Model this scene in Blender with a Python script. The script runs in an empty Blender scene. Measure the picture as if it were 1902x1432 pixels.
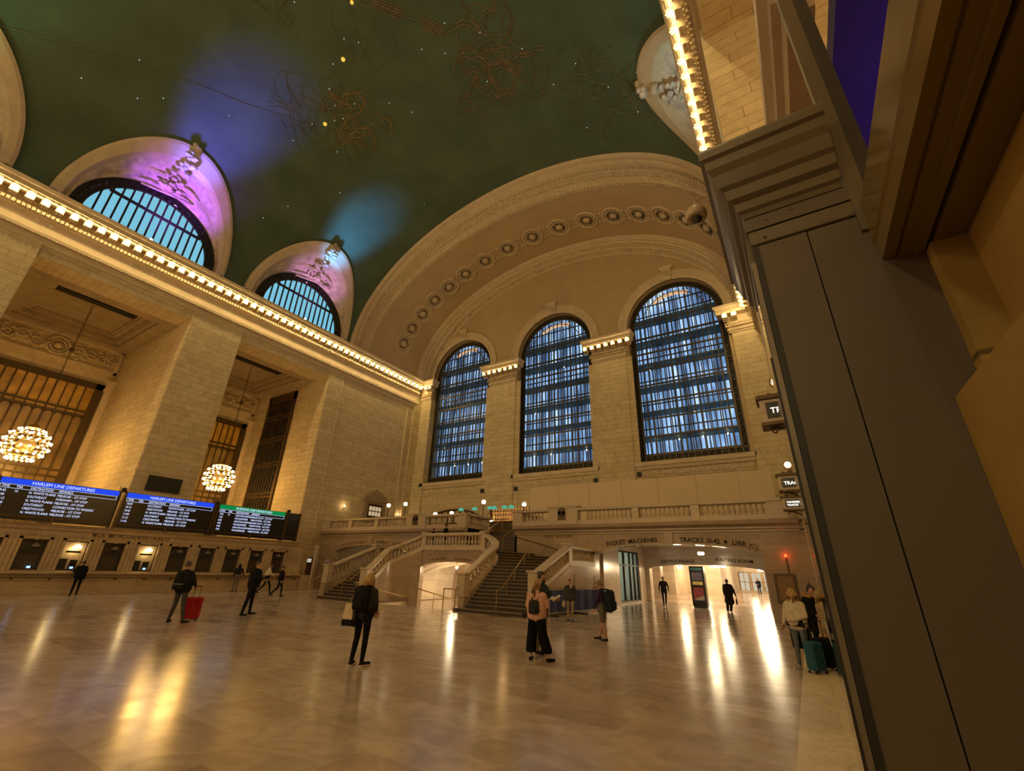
import bpy, bmesh, math, random
from mathutils import Vector, Matrix, noise
random.seed(7)
PI = math.pi
S = bpy.context.scene
COL = S.collection

# ---------------------------------------------------------------- camera, world, exposure
F_PX = 804.0
yaw, pit, rol = -.5717, .4028, .0321
fw = Vector((math.sin(yaw)*math.cos(pit), math.cos(yaw)*math.cos(pit), math.sin(pit)))
rt = fw.cross(Vector((0, 0, 1))).normalized(); up = rt.cross(fw)
r2 = rt*math.cos(rol) + up*math.sin(rol); u2 = -rt*math.sin(rol) + up*math.cos(rol)
cam_d = bpy.data.cameras.new('camera'); cam = bpy.data.objects.new('camera', cam_d); COL.objects.link(cam)
cam.matrix_world = Matrix(((r2.x, u2.x, -fw.x, 0), (r2.y, u2.y, -fw.y, 0), (r2.z, u2.z, -fw.z, 1.9), (0, 0, 0, 1)))
cam_d.sensor_fit = 'HORIZONTAL'; cam_d.sensor_width = 36; cam_d.lens = F_PX/1902*36
cam_d.clip_start = .02; cam_d.clip_end = 400
S.camera = cam
S.view_settings.view_transform = 'Standard'; S.view_settings.look = 'None'
S.view_settings.exposure = 0.0; S.view_settings.gamma = 1.0; S.view_settings.use_curve_mapping = False
W = bpy.data.worlds.new('dusk_sky'); S.world = W; W.use_nodes = True
bgn = W.node_tree.nodes['Background']; bgn.inputs[0].default_value = (.16, .42, .85, 1); bgn.inputs[1].default_value = .95
cy = S.cycles
cy.use_denoising = True; cy.max_bounces = 6; cy.diffuse_bounces = 4; cy.glossy_bounces = 3
cy.transmission_bounces = 4; cy.transparent_max_bounces = 8
cy.sample_clamp_indirect = 4.0; cy.sample_clamp_direct = 0.0
cy.caustics_reflective = False; cy.caustics_refractive = False
try: cy.use_light_tree = True
except Exception: pass

# ---------------------------------------------------------------- key measures (metres)
CX = -18.1; XL = -36.6; XR = .4
YB = 26.0; YP = 36.1; YT = 36.35; YW = 37.0
ZC = 22.9
HWV, RV = 18.5, 12.65
BAY = [6.64 + 12.33*k for k in range(-3, 2)]
WARM = (1.0, .60, .22); WARM2 = (1.0, .70, .28)

# ---------------------------------------------------------------- materials
MATS = {}
def nt(name):
    m = bpy.data.materials.new(name); m.use_nodes = True
    t = m.node_tree; b = t.nodes['Principled BSDF']; MATS[name] = m
    return m, t, b
def N(t, kind, **kw):
    n = t.nodes.new(kind)
    for k, v in kw.items():
        if k in n.inputs: n.inputs[k].default_value = v
        else: setattr(n, k, v)
    return n
def mat(name, col, rough=.6, metal=0, var=.12, scale=6, bump=0.0, spec=.5, stretch=(1, 1, 1)):
    m, t, b = nt(name)
    b.inputs['Roughness'].default_value = rough; b.inputs['Metallic'].default_value = metal
    b.inputs['Specular IOR Level'].default_value = spec
    tc = N(t, 'ShaderNodeTexCoord'); mp = N(t, 'ShaderNodeMapping'); mp.inputs['Scale'].default_value = stretch
    t.links.new(tc.outputs['Object'], mp.inputs[0])
    n = N(t, 'ShaderNodeTexNoise'); n.inputs['Scale'].default_value = scale; n.inputs['Detail'].default_value = 5
    t.links.new(mp.outputs[0], n.inputs['Vector'])
    r = N(t, 'ShaderNodeValToRGB')
    r.color_ramp.elements[0].position = .3; r.color_ramp.elements[1].position = .7
    r.color_ramp.elements[0].color = tuple(max(0, c*(1-var)) for c in col) + (1,)
    r.color_ramp.elements[1].color = tuple(min(1, c*(1+var)) for c in col) + (1,)
    t.links.new(n.outputs[0], r.inputs[0]); t.links.new(r.outputs[0], b.inputs['Base Color'])
    if bump:
        bp = N(t, 'ShaderNodeBump'); bp.inputs['Strength'].default_value = bump; bp.inputs['Distance'].default_value = .05
        t.links.new(n.outputs[0], bp.inputs['Height']); t.links.new(bp.outputs[0], b.inputs['Normal'])
    return m
def emit(name, col, s, sampled=False):
    m = bpy.data.materials.new(name); m.use_nodes = True; t = m.node_tree
    t.nodes.remove(t.nodes['Principled BSDF'])
    e = N(t, 'ShaderNodeEmission'); e.inputs[0].default_value = col + (1,); e.inputs[1].default_value = s
    t.links.new(e.outputs[0], t.nodes['Material Output'].inputs[0])
    if not sampled: m.cycles.emission_sampling = 'NONE'
    MATS[name] = m; return m
def wall_uv(t):
    """world position as (along the wall, height) whatever way the surface faces"""
    g = N(t, 'ShaderNodeNewGeometry')
    sp = N(t, 'ShaderNodeSeparateXYZ'); t.links.new(g.outputs['Position'], sp.inputs[0])
    sn = N(t, 'ShaderNodeSeparateXYZ'); t.links.new(g.outputs['Normal'], sn.inputs[0])
    ax = N(t, 'ShaderNodeMath', operation='ABSOLUTE'); t.links.new(sn.outputs[0], ax.inputs[0])
    gx = N(t, 'ShaderNodeMath', operation='GREATER_THAN'); t.links.new(ax.outputs[0], gx.inputs[0]); gx.inputs[1].default_value = .6
    az = N(t, 'ShaderNodeMath', operation='ABSOLUTE'); t.links.new(sn.outputs[2], az.inputs[0])
    gz = N(t, 'ShaderNodeMath', operation='GREATER_THAN'); t.links.new(az.outputs[0], gz.inputs[0]); gz.inputs[1].default_value = .7
    mu = N(t, 'ShaderNodeMix'); t.links.new(gx.outputs[0], mu.inputs[0]); t.links.new(sp.outputs[0], mu.inputs[2]); t.links.new(sp.outputs[1], mu.inputs[3])
    mv = N(t, 'ShaderNodeMix'); t.links.new(gz.outputs[0], mv.inputs[0]); t.links.new(sp.outputs[2], mv.inputs[2]); t.links.new(sp.outputs[1], mv.inputs[3])
    c = N(t, 'ShaderNodeCombineXYZ'); t.links.new(mu.outputs[0], c.inputs[0]); t.links.new(mv.outputs[0], c.inputs[1])
    return c, g
def blocks(name, c1, c2, mortar, bw=1.7, bh=.56, rough=.75, msize=.012, spec=.35, bump=.5, off=.5):
    m, t, b = nt(name)
    c, g = wall_uv(t)
    wn = N(t, 'ShaderNodeTexNoise'); wn.inputs['Scale'].default_value = .35; t.links.new(c.outputs[0], wn.inputs['Vector'])
    br = N(t, 'ShaderNodeTexBrick'); br.offset = off; br.squash = 1.35; br.squash_frequency = 3
    br.inputs['Scale'].default_value = 1; br.inputs['Brick Width'].default_value = bw; br.inputs['Row Height'].default_value = bh
    br.inputs['Mortar Size'].default_value = msize; br.inputs['Mortar Smooth'].default_value = .3; br.inputs['Bias'].default_value = 0
    br.inputs['Color1'].default_value = c1 + (1,); br.inputs['Color2'].default_value = c2 + (1,); br.inputs['Mortar'].default_value = mortar + (1,)
    t.links.new(c.outputs[0], br.inputs['Vector'])
    n = N(t, 'ShaderNodeTexNoise'); n.inputs['Scale'].default_value = 2.2; n.inputs['Detail'].default_value = 8; n.inputs['Roughness'].default_value = .65
    t.links.new(g.outputs['Position'], n.inputs['Vector'])
    r = N(t, 'ShaderNodeMapRange'); r.inputs['From Min'].default_value = .3; r.inputs['From Max'].default_value = .7
    r.inputs['To Min'].default_value = .82; r.inputs['To Max'].default_value = 1.12
    t.links.new(n.outputs[0], r.inputs[0])
    mx = N(t, 'ShaderNodeVectorMath', operation='SCALE'); t.links.new(br.outputs['Color'], mx.inputs[0]); t.links.new(r.outputs[0], mx.inputs['Scale'])
    t.links.new(mx.outputs[0], b.inputs['Base Color'])
    b.inputs['Roughness'].default_value = rough; b.inputs['Specular IOR Level'].default_value = spec
    ad = N(t, 'ShaderNodeMath', operation='MULTIPLY_ADD'); t.links.new(br.outputs['Fac'], ad.inputs[0]); ad.inputs[1].default_value = -.8
    t.links.new(n.outputs[0], ad.inputs[2])
    bp = N(t, 'ShaderNodeBump'); bp.inputs['Strength'].default_value = bump; bp.inputs['Distance'].default_value = .03
    t.links.new(ad.outputs[0], bp.inputs['Height']); t.links.new(bp.outputs[0], b.inputs['Normal'])
    return m
def marble(name, c1, c2, rough=.2, scale=1.2, slabs=None, spec=.5, bump=.02):
    m, t, b = nt(name)
    c, g = wall_uv(t)
    n = N(t, 'ShaderNodeTexNoise'); n.inputs['Scale'].default_value = scale; n.inputs['Detail'].default_value = 9; n.inputs['Roughness'].default_value = .6
    n.inputs['Distortion'].default_value = 1.2
    mp = N(t, 'ShaderNodeMapping'); mp.inputs['Scale'].default_value = (1, 1, 2.2); t.links.new(g.outputs['Position'], mp.inputs[0])
    t.links.new(mp.outputs[0], n.inputs['Vector'])
    r = N(t, 'ShaderNodeValToRGB'); e = r.color_ramp.elements
    e[0].position = .32; e[0].color = c1 + (1,); e[1].position = .68; e[1].color = c2 + (1,)
    t.links.new(n.outputs[0], r.inputs[0]); out = r.outputs[0]
    if slabs:
        bw, bh, dk = slabs
        br = N(t, 'ShaderNodeTexBrick'); br.inputs['Scale'].default_value = 1; br.inputs['Brick Width'].default_value = bw
        br.inputs['Row Height'].default_value = bh; br.inputs['Mortar Size'].default_value = .006; br.squash = 1.6; br.squash_frequency = 2
        br.inputs['Color1'].default_value = (.86, .84, .82, 1); br.inputs['Color2'].default_value = (1.08, 1.05, 1.0, 1); br.inputs['Mortar'].default_value = (dk, dk*.95, dk*.9, 1)
        t.links.new(c.outputs[0], br.inputs['Vector'])
        mx = N(t, 'ShaderNodeVectorMath', operation='MULTIPLY'); t.links.new(out, mx.inputs[0]); t.links.new(br.outputs['Color'], mx.inputs[1]); out = mx.outputs[0]
    t.links.new(out, b.inputs['Base Color']); b.inputs['Roughness'].default_value = rough; b.inputs['Specular IOR Level'].default_value = spec
    bp = N(t, 'ShaderNodeBump'); bp.inputs['Strength'].default_value = bump; bp.inputs['Distance'].default_value = .05
    t.links.new(n.outputs[0], bp.inputs['Height']); t.links.new(bp.outputs[0], b.inputs['Normal'])
    return m
def floor_mat():
    m, t, b = nt('floor_marble')
    g = N(t, 'ShaderNodeNewGeometry')
    br = N(t, 'ShaderNodeTexBrick'); br.offset = .43; br.offset_frequency = 2; br.squash = 1.5; br.squash_frequency = 3
    br.inputs['Scale'].default_value = 1; br.inputs['Brick Width'].default_value = 1.25; br.inputs['Row Height'].default_value = .61
    br.inputs['Mortar Size'].default_value = .004; br.inputs['Bias'].default_value = .05
    br.inputs['Color1'].default_value = (.0, 0, 0, 1); br.inputs['Color2'].default_value = (1, 1, 1, 1); br.inputs['Mortar'].default_value = (.3, .3, .3, 1)
    t.links.new(g.outputs['Position'], br.inputs['Vector'])
    r = N(t, 'ShaderNodeValToRGB'); cr = r.color_ramp
    cr.elements[0].color = (.40, .285, .215, 1); cr.elements[1].color = (.60, .49, .385, 1)
    e = cr.elements.new(.35); e.color = (.51, .395, .30, 1); e = cr.elements.new(.7); e.color = (.56, .45, .35, 1)
    t.links.new(br.outputs['Color'], r.inputs[0])
    n = N(t, 'ShaderNodeTexNoise'); n.inputs['Scale'].default_value = 1.1; n.inputs['Detail'].default_value = 9; n.inputs['Distortion'].default_value = 1.6
    mp = N(t, 'ShaderNodeMapping'); mp.inputs['Scale'].default_value = (1.3, 1.7, 1); t.links.new(g.outputs['Position'], mp.inputs[0]); t.links.new(mp.outputs[0], n.inputs['Vector'])
    rr = N(t, 'ShaderNodeMapRange'); rr.inputs['From Min'].default_value = .3; rr.inputs['From Max'].default_value = .7; rr.inputs['To Min'].default_value = .74; rr.inputs['To Max'].default_value = 1.14
    t.links.new(n.outputs[0], rr.inputs[0])
    mx = N(t, 'ShaderNodeVectorMath', operation='SCALE'); t.links.new(r.outputs[0], mx.inputs[0]); t.links.new(rr.outputs[0], mx.inputs['Scale'])
    t.links.new(mx.outputs[0], b.inputs['Base Color'])
    b.inputs['Specular IOR Level'].default_value = .6
    n2 = N(t, 'ShaderNodeTexNoise'); n2.inputs['Scale'].default_value = 2.0; n2.inputs['Detail'].default_value = 4; t.links.new(g.outputs['Position'], n2.inputs['Vector'])
    r3 = N(t, 'ShaderNodeMapRange'); r3.inputs['To Min'].default_value = .12; r3.inputs['To Max'].default_value = .24; t.links.new(n2.outputs[0], r3.inputs[0]); t.links.new(r3.outputs[0], b.inputs['Roughness'])
    bp = N(t, 'ShaderNodeBump'); bp.inputs['Strength'].default_value = .05; bp.inputs['Distance'].default_value = .05
    t.links.new(n2.outputs[0], bp.inputs['Height']); t.links.new(bp.outputs[0], b.inputs['Normal'])
    return m
M_FLOOR = floor_mat()
M_STONE = blocks('limestone_blocks', (.66, .56, .37), (.57, .47, .30), (.22, .16, .09), 1.9, .43, msize=.010)
M_STONE_SM = mat('smooth_limestone', (.62, .51, .36), .7, var=.10, scale=1.3, bump=.15)
M_ORN = mat('carved_limestone', (.60, .49, .34), .75, var=.35, scale=9, bump=.9)
M_PLASTER = mat('plaster', (.50, .38, .235), .85, var=.06, scale=.6)
M_LUN = mat('carved_lunette', (.60, .50, .42), .8, var=.28, scale=2.2, bump=1.0)
M_VAULT = mat('painted_vault', (.070, .112, .072), .75, var=.18, scale=.35, bump=.05)
M_MARB = marble('cream_marble', (.34, .255, .185), (.44, .345, .26), .16, .9, (2.2, 1.15, .5))
M_MARB_D = marble('darker_marble_trim', (.31, .23, .165), (.39, .305, .23), .22, 2.0)  # slightly darker marble for mouldings
M_BAL = marble('balustrade_marble', (.42, .335, .24), (.53, .435, .325), .35, 3.0)
M_TRAV = marble('border_travertine', (.62, .51, .32), (.86, .75, .52), .5, 5.0, (9, 1.2, .6), bump=.3)
M_TICK = marble('ticket_wall_marble', (.44, .34, .22), (.56, .45, .30), .35, 1.4, (1.68, .9, .55))
M_WHMARB = marble('passage_marble', (.62, .53, .43), (.74, .66, .55), .18, 1.0, (1.6, 1.1, .6))
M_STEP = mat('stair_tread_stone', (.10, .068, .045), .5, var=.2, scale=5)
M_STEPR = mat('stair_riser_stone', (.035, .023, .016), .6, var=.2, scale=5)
M_NOSE = mat('pale_step_nosing', (.24, .17, .11), .45, var=.15, scale=4)  # paler than the tread stone
M_IRON = mat('dark_iron', (.035, .03, .024), .5, .4, .2, 12)
M_IRONB = mat('blued_grille_iron', (.10, .085, .06), .4, .5, .2, 12)
M_BRONZE = mat('bronze', (.26, .16, .06), .35, .8, .2, 8)
M_BRONZE_D = mat('dark_bronze', (.10, .065, .03), .45, .6, .2, 8)
M_BRASS = mat('brass_rail', (.55, .40, .18), .3, .9, .1, 8)
M_KIOSK = mat('grey_painted_panel', (.085, .066, .047), .42, 0, .10, 1.0, .03)
M_KIOSKT = mat('stone_colour_frame_paint', (.115, .093, .06), .32, 0, .10, 1.4)
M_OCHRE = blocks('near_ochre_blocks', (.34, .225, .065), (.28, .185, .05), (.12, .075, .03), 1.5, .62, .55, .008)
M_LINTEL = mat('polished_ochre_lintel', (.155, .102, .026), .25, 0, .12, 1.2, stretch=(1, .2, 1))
M_BLACK = mat('black_gap', (.006, .006, .006), .5)
M_GLASSD = mat('dark_display_glass', (.03, .03, .035), .04, 0, .1, 3, spec=.9)
M_WHITE = mat('hoarding_board', (.66, .54, .38), .7, 0, .03, 1)
M_DARKSC = mat('screen_black', (.012, .011, .010), .25)
M_BULB = emit('lamp_bulb_glow', (1, .76, .42), 16)
M_GLOBE = emit('globe_glow', (1, .78, .5), 9, True)
M_STAR = emit('star_pin_light', (.85, .9, .9), .6)
M_GOLDL = emit('gilded_star_lamp', (1, .6, .08), 1.0)
M_GOLD = mat('faded_gold_paint', (.17, .155, .08), .6, 0, .3, 2)
M_GOLDR = mat('faded_rust_gold_paint', (.19, .135, .08), .6, 0, .3, 2)
M_GOLDY = mat('ochre_gold_paint', (.24, .18, .06), .6, 0, .3, 2)
M_SCRW = emit('screen_text', (.62, .70, 1.0), 1.25)
M_SCRB = emit('screen_blue_bar', (.02, .07, .85), 1.0)
M_SCRG = emit('screen_green_bar', (.005, .24, .06), 1.0)
M_SIGNW = emit('sign_letters', (1, .95, .82), 3.0)
M_RED = emit('red_lamp', (1, .05, .01), 7)
M_TXT = mat('incised_letter', (.035, .025, .018), .8, var=.05)
M_TXTW = mat('weathered_incised_letter', (.13, .09, .055), .8, var=.05)
M_LPANE = emit('lunette_pane', (.17, .47, .62), 1.15)
M_GREEN = emit('green_bar_lamp', (.12, .55, .36), .75)

def pane_mat():
    """dusk light coming through the outer glazing: tall panes of differing brightness"""
    m = bpy.data.materials.new('dusk_window_panes'); m.use_nodes = True; t = m.node_tree
    t.nodes.remove(t.nodes['Principled BSDF'])
    g = N(t, 'ShaderNodeNewGeometry'); mp = N(t, 'ShaderNodeMapping'); mp.inputs['Scale'].default_value = (1.5, 1, .24)
    t.links.new(g.outputs['Position'], mp.inputs[0])
    v = N(t, 'ShaderNodeTexNoise'); v.inputs['Scale'].default_value = 1.0; v.inputs['Detail'].default_value = 4; t.links.new(mp.outputs[0], v.inputs['Vector'])
    r = N(t, 'ShaderNodeValToRGB'); c = r.color_ramp
    c.elements[0].position = .3; c.elements[0].color = (.03, .055, .12, 1)
    c.elements[1].position = .72; c.elements[1].color = (.60, .82, 1.0, 1)
    e = c.elements.new(.45); e.color = (.10, .20, .38, 1); e = c.elements.new(.58); e.color = (.24, .43, .74, 1)
    t.links.new(v.outputs[0], r.inputs[0])
    e = N(t, 'ShaderNodeEmission'); e.inputs[1].default_value = 1.25; t.links.new(r.outputs[0], e.inputs[0])
    t.links.new(e.outputs[0], t.nodes['Material Output'].inputs[0]); m.cycles.emission_sampling = 'NONE'
    return m
M_DUSK = pane_mat()

# ---------------------------------------------------------------- mesh builder
class MB:
    def __init__(s): s.v = []; s.f = []; s.mi = []; s.m = 0; s.sm = []; s.smooth = False
    def add(s, vs, fs):
        o = len(s.v); s.v += [tuple(p) for p in vs]
        for f in fs: s.f.append(tuple(i+o for i in f)); s.mi.append(s.m); s.sm.append(s.smooth)
    def quad(s, a, b, c, d): s.add([a, b, c, d], [(0, 1, 2, 3)])
    def box(s, x0, y0, z0, x1, y1, z1):
        s.add([(x0, y0, z0), (x1, y0, z0), (x1, y1, z0), (x0, y1, z0), (x0, y0, z1), (x1, y0, z1), (x1, y1, z1), (x0, y1, z1)],
              [(0, 3, 2, 1), (4, 5, 6, 7), (0, 1, 5, 4), (1, 2, 6, 5), (2, 3, 7, 6), (3, 0, 4, 7)])
    def bevbox(s, x0, y0, z0, x1, y1, z1, b=.02):
        pts = []
        for z, i in ((z0, b), (z0+b, 0), (z1-b, 0), (z1, b)):
            pts.append([(x0+i+b, y0+i, z), (x1-i-b, y0+i, z), (x1-i, y0+i+b, z), (x1-i, y1-i-b, z), (x1-i-b, y1-i, z), (x0+i+b, y1-i, z), (x0+i, y1-i-b, z), (x0+i, y0+i+b, z)])
        s.loft(pts, True, True)
    def loft(s, rings, closed=True, caps=False):
        n = len(rings[0]); vs = [p for r in rings for p in r]; fs = []
        for i in range(len(rings)-1):
            for j in range(n if closed else n-1):
                a = i*n+j; b = i*n+(j+1) % n
                fs.append((a, b, b+n, a+n))
        if caps: fs.append(tuple(reversed(range(n)))); fs.append(tuple((len(rings)-1)*n+j for j in range(n)))
        s.add(vs, fs)
    def lathe(s, prof, c=(0, 0, 0), seg=10, axis='z'):
        rings = []
        for r, h in prof:
            ring = []
            for j in range(seg):
                a = 2*PI*j/seg; u, w = r*math.cos(a), r*math.sin(a)
                ring.append({'z': (c[0]+u, c[1]+w, c[2]+h), 'x': (c[0]+h, c[1]+u, c[2]+w), 'y': (c[0]+w, c[1]+h, c[2]+u)}[axis])
            rings.append(ring)
        s.loft(rings, True, True)
    def ball(s, c, r, seg=8, rings=5, sc=(1, 1, 1)):
        rr = []
        for i in range(rings+1):
            a = -PI/2 + PI*i/rings; q = max(math.cos(a), .02)
            rr.append([(c[0]+r*sc[0]*q*math.cos(2*PI*j/seg), c[1]+r*sc[1]*q*math.sin(2*PI*j/seg), c[2]+r*sc[2]*math.sin(a)) for j in range(seg)])
        s.loft(rr, True, True)
    def tube(s, pts, r, seg=6, r1=None):
        pts = [Vector(p) for p in pts]; rings = []; n = len(pts)
        for i, p in enumerate(pts):
            d = (pts[min(i+1, n-1)] - pts[max(i-1, 0)])
            d = d.normalized() if d.length > 1e-9 else Vector((0, 0, 1))
            u = d.cross(Vector((0, 0, 1)))
            if u.length < .05: u = d.cross(Vector((1, 0, 0)))
            u.normalize(); w = d.cross(u)
            q = r if r1 is None else r + (r1-r)*i/max(1, n-1)
            rings.append([tuple(p + u*q*math.cos(2*PI*j/seg) + w*q*math.sin(2*PI*j/seg)) for j in range(seg)])
        s.loft(rings, True, True)
    def sweep(s, path, prof, closed=False):
        """prof: (offset sideways, height) points swept along path (points with own z); mitred in plan"""
        P = [Vector(p) for p in path]; n = len(P); rings = []
        for i in range(n):
            a = (P[i]-P[i-1]) if i > 0 else (P[1]-P[0]); b = (P[i+1]-P[i]) if i < n-1 else (P[n-1]-P[n-2])
            a = Vector((a.x, a.y, 0)); b = Vector((b.x, b.y, 0))
            if a.length < 1e-6: a = b
            if b.length < 1e-6: b = a
            a.normalize(); b.normalize(); t = (a+b)
            t = t.normalized() if t.length > 1e-6 else a
            k = 1/max(.45, t.dot(a)); sd = Vector((t.y, -t.x, 0))*k
            rings.append([tuple(P[i] + sd*o + Vector((0, 0, h))) for o, h in prof])
        s.loft(rings, True, True)
    def build(s, name, mt, parent=None, loc=None, smooth=None, **props):
        me = bpy.data.meshes.new(name); me.from_pydata(s.v, [], s.f)
        for m in (mt if isinstance(mt, (list, tuple)) else [mt]): me.materials.append(m)
        me.polygons.foreach_set('material_index', s.mi)
        me.polygons.foreach_set('use_smooth', [bool(smooth)]*len(s.f) if smooth is not None else s.sm)
        bm = bmesh.new(); bm.from_mesh(me); bmesh.ops.recalc_face_normals(bm, faces=bm.faces); bm.to_mesh(me); bm.free()
        o = bpy.data.objects.new(name, me); COL.objects.link(o)
        if loc is not None: o.location = loc
        if parent is not None: o.parent = parent
        for k, v in props.items(): o[k] = v
        return o
def tag(o, label, cat, group=None, kind=None):
    o['label'] = label; o['category'] = cat
    if group: o['group'] = group
    if kind: o['kind'] = kind
    return o
def struct(o): o['kind'] = 'structure'; return o
def thing(name, label, cat, loc=(0, 0, 0), rz=0, group=None):
    o = bpy.data.objects.new(name, None); COL.objects.link(o); o.location = loc; o.rotation_euler = (0, 0, rz)
    o.empty_display_size = .2
    return tag(o, label, cat, group)
def inst(src, parent=None, loc=(0, 0, 0), rot=(0, 0, 0), scale=None, label=None):
    o = src.copy(); COL.objects.link(o); o.parent = parent; o.location = loc; o.rotation_euler = rot
    if scale is not None: o.scale = scale
    if label: o['label'] = label
    return o
def copy_tree(o, parent=None, loc=None, rz=None, label=None):
    c = o.copy(); COL.objects.link(c)
    if parent is not None: c.parent = parent
    if loc is not None: c.location = loc
    if rz is not None: c.rotation_euler = (0, 0, rz)
    if label: c['label'] = label
    for ch in list(o.children): copy_tree(ch, c)
    return c
def lamp(kind, loc, power, col, size=.08, name='lamp_light', **kw):
    d = bpy.data.lights.new(name, kind); d.energy = power; d.color = col
    if kind in ('POINT', 'SPOT'): d.shadow_soft_size = size
    for k, v in kw.items(): setattr(d, k, v)
    o = bpy.data.objects.new(name, d); COL.objects.link(o); o.location = loc
    return o
def aim(o, tgt): o.rotation_euler = (Vector(tgt)-o.location).to_track_quat('-Z', 'Y').to_euler()

def walls(mb, mp, u0, u1, z0, z1, ops, t, n=24, back=True):
    """wall in (u, z) with arched openings (a, b, zb, zs, rise); mp(u, z, d) -> point, d = 0 front, t = back"""
    ops = sorted(ops); cur = u0; Q = mb.quad
    def rect(a, b, c, d):
        if b-a < 1e-4 or d-c < 1e-4: return
        Q(mp(a, c, 0), mp(b, c, 0), mp(b, d, 0), mp(a, d, 0))
        if back: Q(mp(a, c, t), mp(b, c, t), mp(b, d, t), mp(a, d, t))
    for a, b, zb, zs, r in ops:
        rect(cur, a, z0, z1); rect(a, b, z0, zb)
        if zb > z0: Q(mp(a, zb, 0), mp(b, zb, 0), mp(b, zb, t), mp(a, zb, t))
        Q(mp(a, zb, 0), mp(a, zs, 0), mp(a, zs, t), mp(a, zb, t)); Q(mp(b, zb, 0), mp(b, zs, 0), mp(b, zs, t), mp(b, zb, t))
        c, h = (a+b)/2, (b-a)/2; k = n if r > 0 else 1
        if r > 0: us = [c-h*math.cos(PI*i/k) for i in range(k+1)]
        else: us = [a, b]
        top = lambda u: zs + r*math.sqrt(max(0, 1-((u-c)/h)**2))
        for i in range(k):
            p, q = us[i], us[i+1]; tp, tq = top(p), top(q)
            Q(mp(p, tp, 0), mp(q, tq, 0), mp(q, z1, 0), mp(p, z1, 0))
            if back: Q(mp(p, tp, t), mp(q, tq, t), mp(q, z1, t), mp(p, z1, t))
            Q(mp(p, tp, 0), mp(q, tq, 0), mp(q, tq, t), mp(p, tp, t))
        cur = b
    rect(cur, u1, z0, z1)
    Q(mp(u0, z0, 0), mp(u0, z1, 0), mp(u0, z1, t), mp(u0, z0, t)); Q(mp(u1, z0, 0), mp(u1, z1, 0), mp(u1, z1, t), mp(u1, z0, t))
    Q(mp(u0, z1, 0), mp(u1, z1, 0), mp(u1, z1, t), mp(u0, z1, t))
mpS = lambda u, z, d: (XL-d, u, z)          # south wall, thickness away from the room
mpN = lambda u, z, d: (XR+d, u, z)
mpW = lambda y: (lambda u, z, d: (u, y+d, z))

_FONT = {}
def text_verts(s, size, ext=.006, xs=1.0):
    cu = bpy.data.curves.new('txt', 'FONT'); cu.body = s; cu.size = size; cu.extrude = ext; cu.resolution_u = 2; cu.offset = size*.013 if ext > .005 else 0
    o = bpy.data.objects.new('txt', cu); COL.objects.link(o)
    dg = bpy.context.evaluated_depsgraph_get(); me = bpy.data.meshes.new_from_object(o.evaluated_get(dg))
    vs = [(v.co.x*xs, v.co.y, v.co.z) for v in me.vertices]; fs = [tuple(p.vertices) for p in me.polygons]
    w = max([v[0] for v in vs] + [0])
    bpy.data.objects.remove(o); bpy.data.curves.remove(cu); bpy.data.meshes.remove(me)
    return vs, fs, w
def put_text(mb, s, size, origin, ux, uy, align='l', ext=.006, xs=1.0):
    """ux/uy: unit vectors of the text's x and y in the world"""
    if not s: return 0
    key = (s, size, ext, xs)
    if key not in _FONT: _FONT[key] = text_verts(s, size, ext, xs)
    vs, fs, w = _FONT[key]; ux = Vector(ux); uy = Vector(uy); n = ux.cross(uy); o = Vector(origin)
    if align == 'c': o = o - ux*w/2
    mb.add([o+ux*x+uy*y+n*z for x, y, z in vs], fs); return w
def arc_text(mb, s, size, f, u0, u1, y, ext=.012):
    """letters along z = f(u) on a west-facing plane at Y = y (seen from -Y)"""
    n = len(s); ws = [max(.35*size, text_verts(c, size)[2]) if c.strip() else .4*size for c in s]
    tot = sum(ws); gap = ((u1-u0)-tot)/max(1, n-1); u = u0
    for c, w in zip(s, ws):
        m = u+w/2; sl = (f(m+.05)-f(m-.05))/.1; d = Vector((1, 0, sl)).normalized(); q = Vector((-d.z, 0, d.x))
        if c.strip(): put_text(mb, c, size, Vector((u, y, f(m)-sl*w/2)), d, q, ext=ext)
        u += w+gap

# ================================================================ FLOOR
f = MB()
RX0, RX1, RY0 = -21.0, -15.0, 18.5
for x0, x1, y0, y1 in ((-62, 12, -31, RY0), (-62, RX0, RY0, 80), (RX1, 12, RY0, 80), (RX0, RX1, 36, 80)):
    f.quad((x0, y0, 0), (x1, y0, 0), (x1, y1, 0), (x0, y1, 0))
struct(f.build('floor', M_FLOOR))
f = MB(); f.box(-.49, -31, -.02, .07, 25.9, .006); f.box(.07, 4.5, -.02, .42, 25.9, .012)
struct(f.build('trim_1', M_TRAV))

# ================================================================ SOUTH WALL (ticket side)
HEAD = 18.9
m = MB()
ops = [(c-4.3, c+4.3, 0, HEAD, 0) for c in BAY] + [(24.55, 25.4, 0, 2.35, 0)]
walls(m, mpS, -31, 37.6, 0, ZC+.3, ops, 2.0)
for a, b in [(BAY[i]+4.3, BAY[i+1]-4.3) for i in range(4)]:
    m.box(-49.5, a, 0, XL-1.98, b, 21.5)
m.box(-49.5, 23.27, 0, XL-1.98, 25.5, 21.5); m.box(-40, 23.4, 0, XL-1.9, 37.6, 3)
m.box(-49.5, -31, 0, XL-1.98, BAY[0]-4.3, 21.5)
wall_south = struct(m.build('wall_south', M_STONE))
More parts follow.
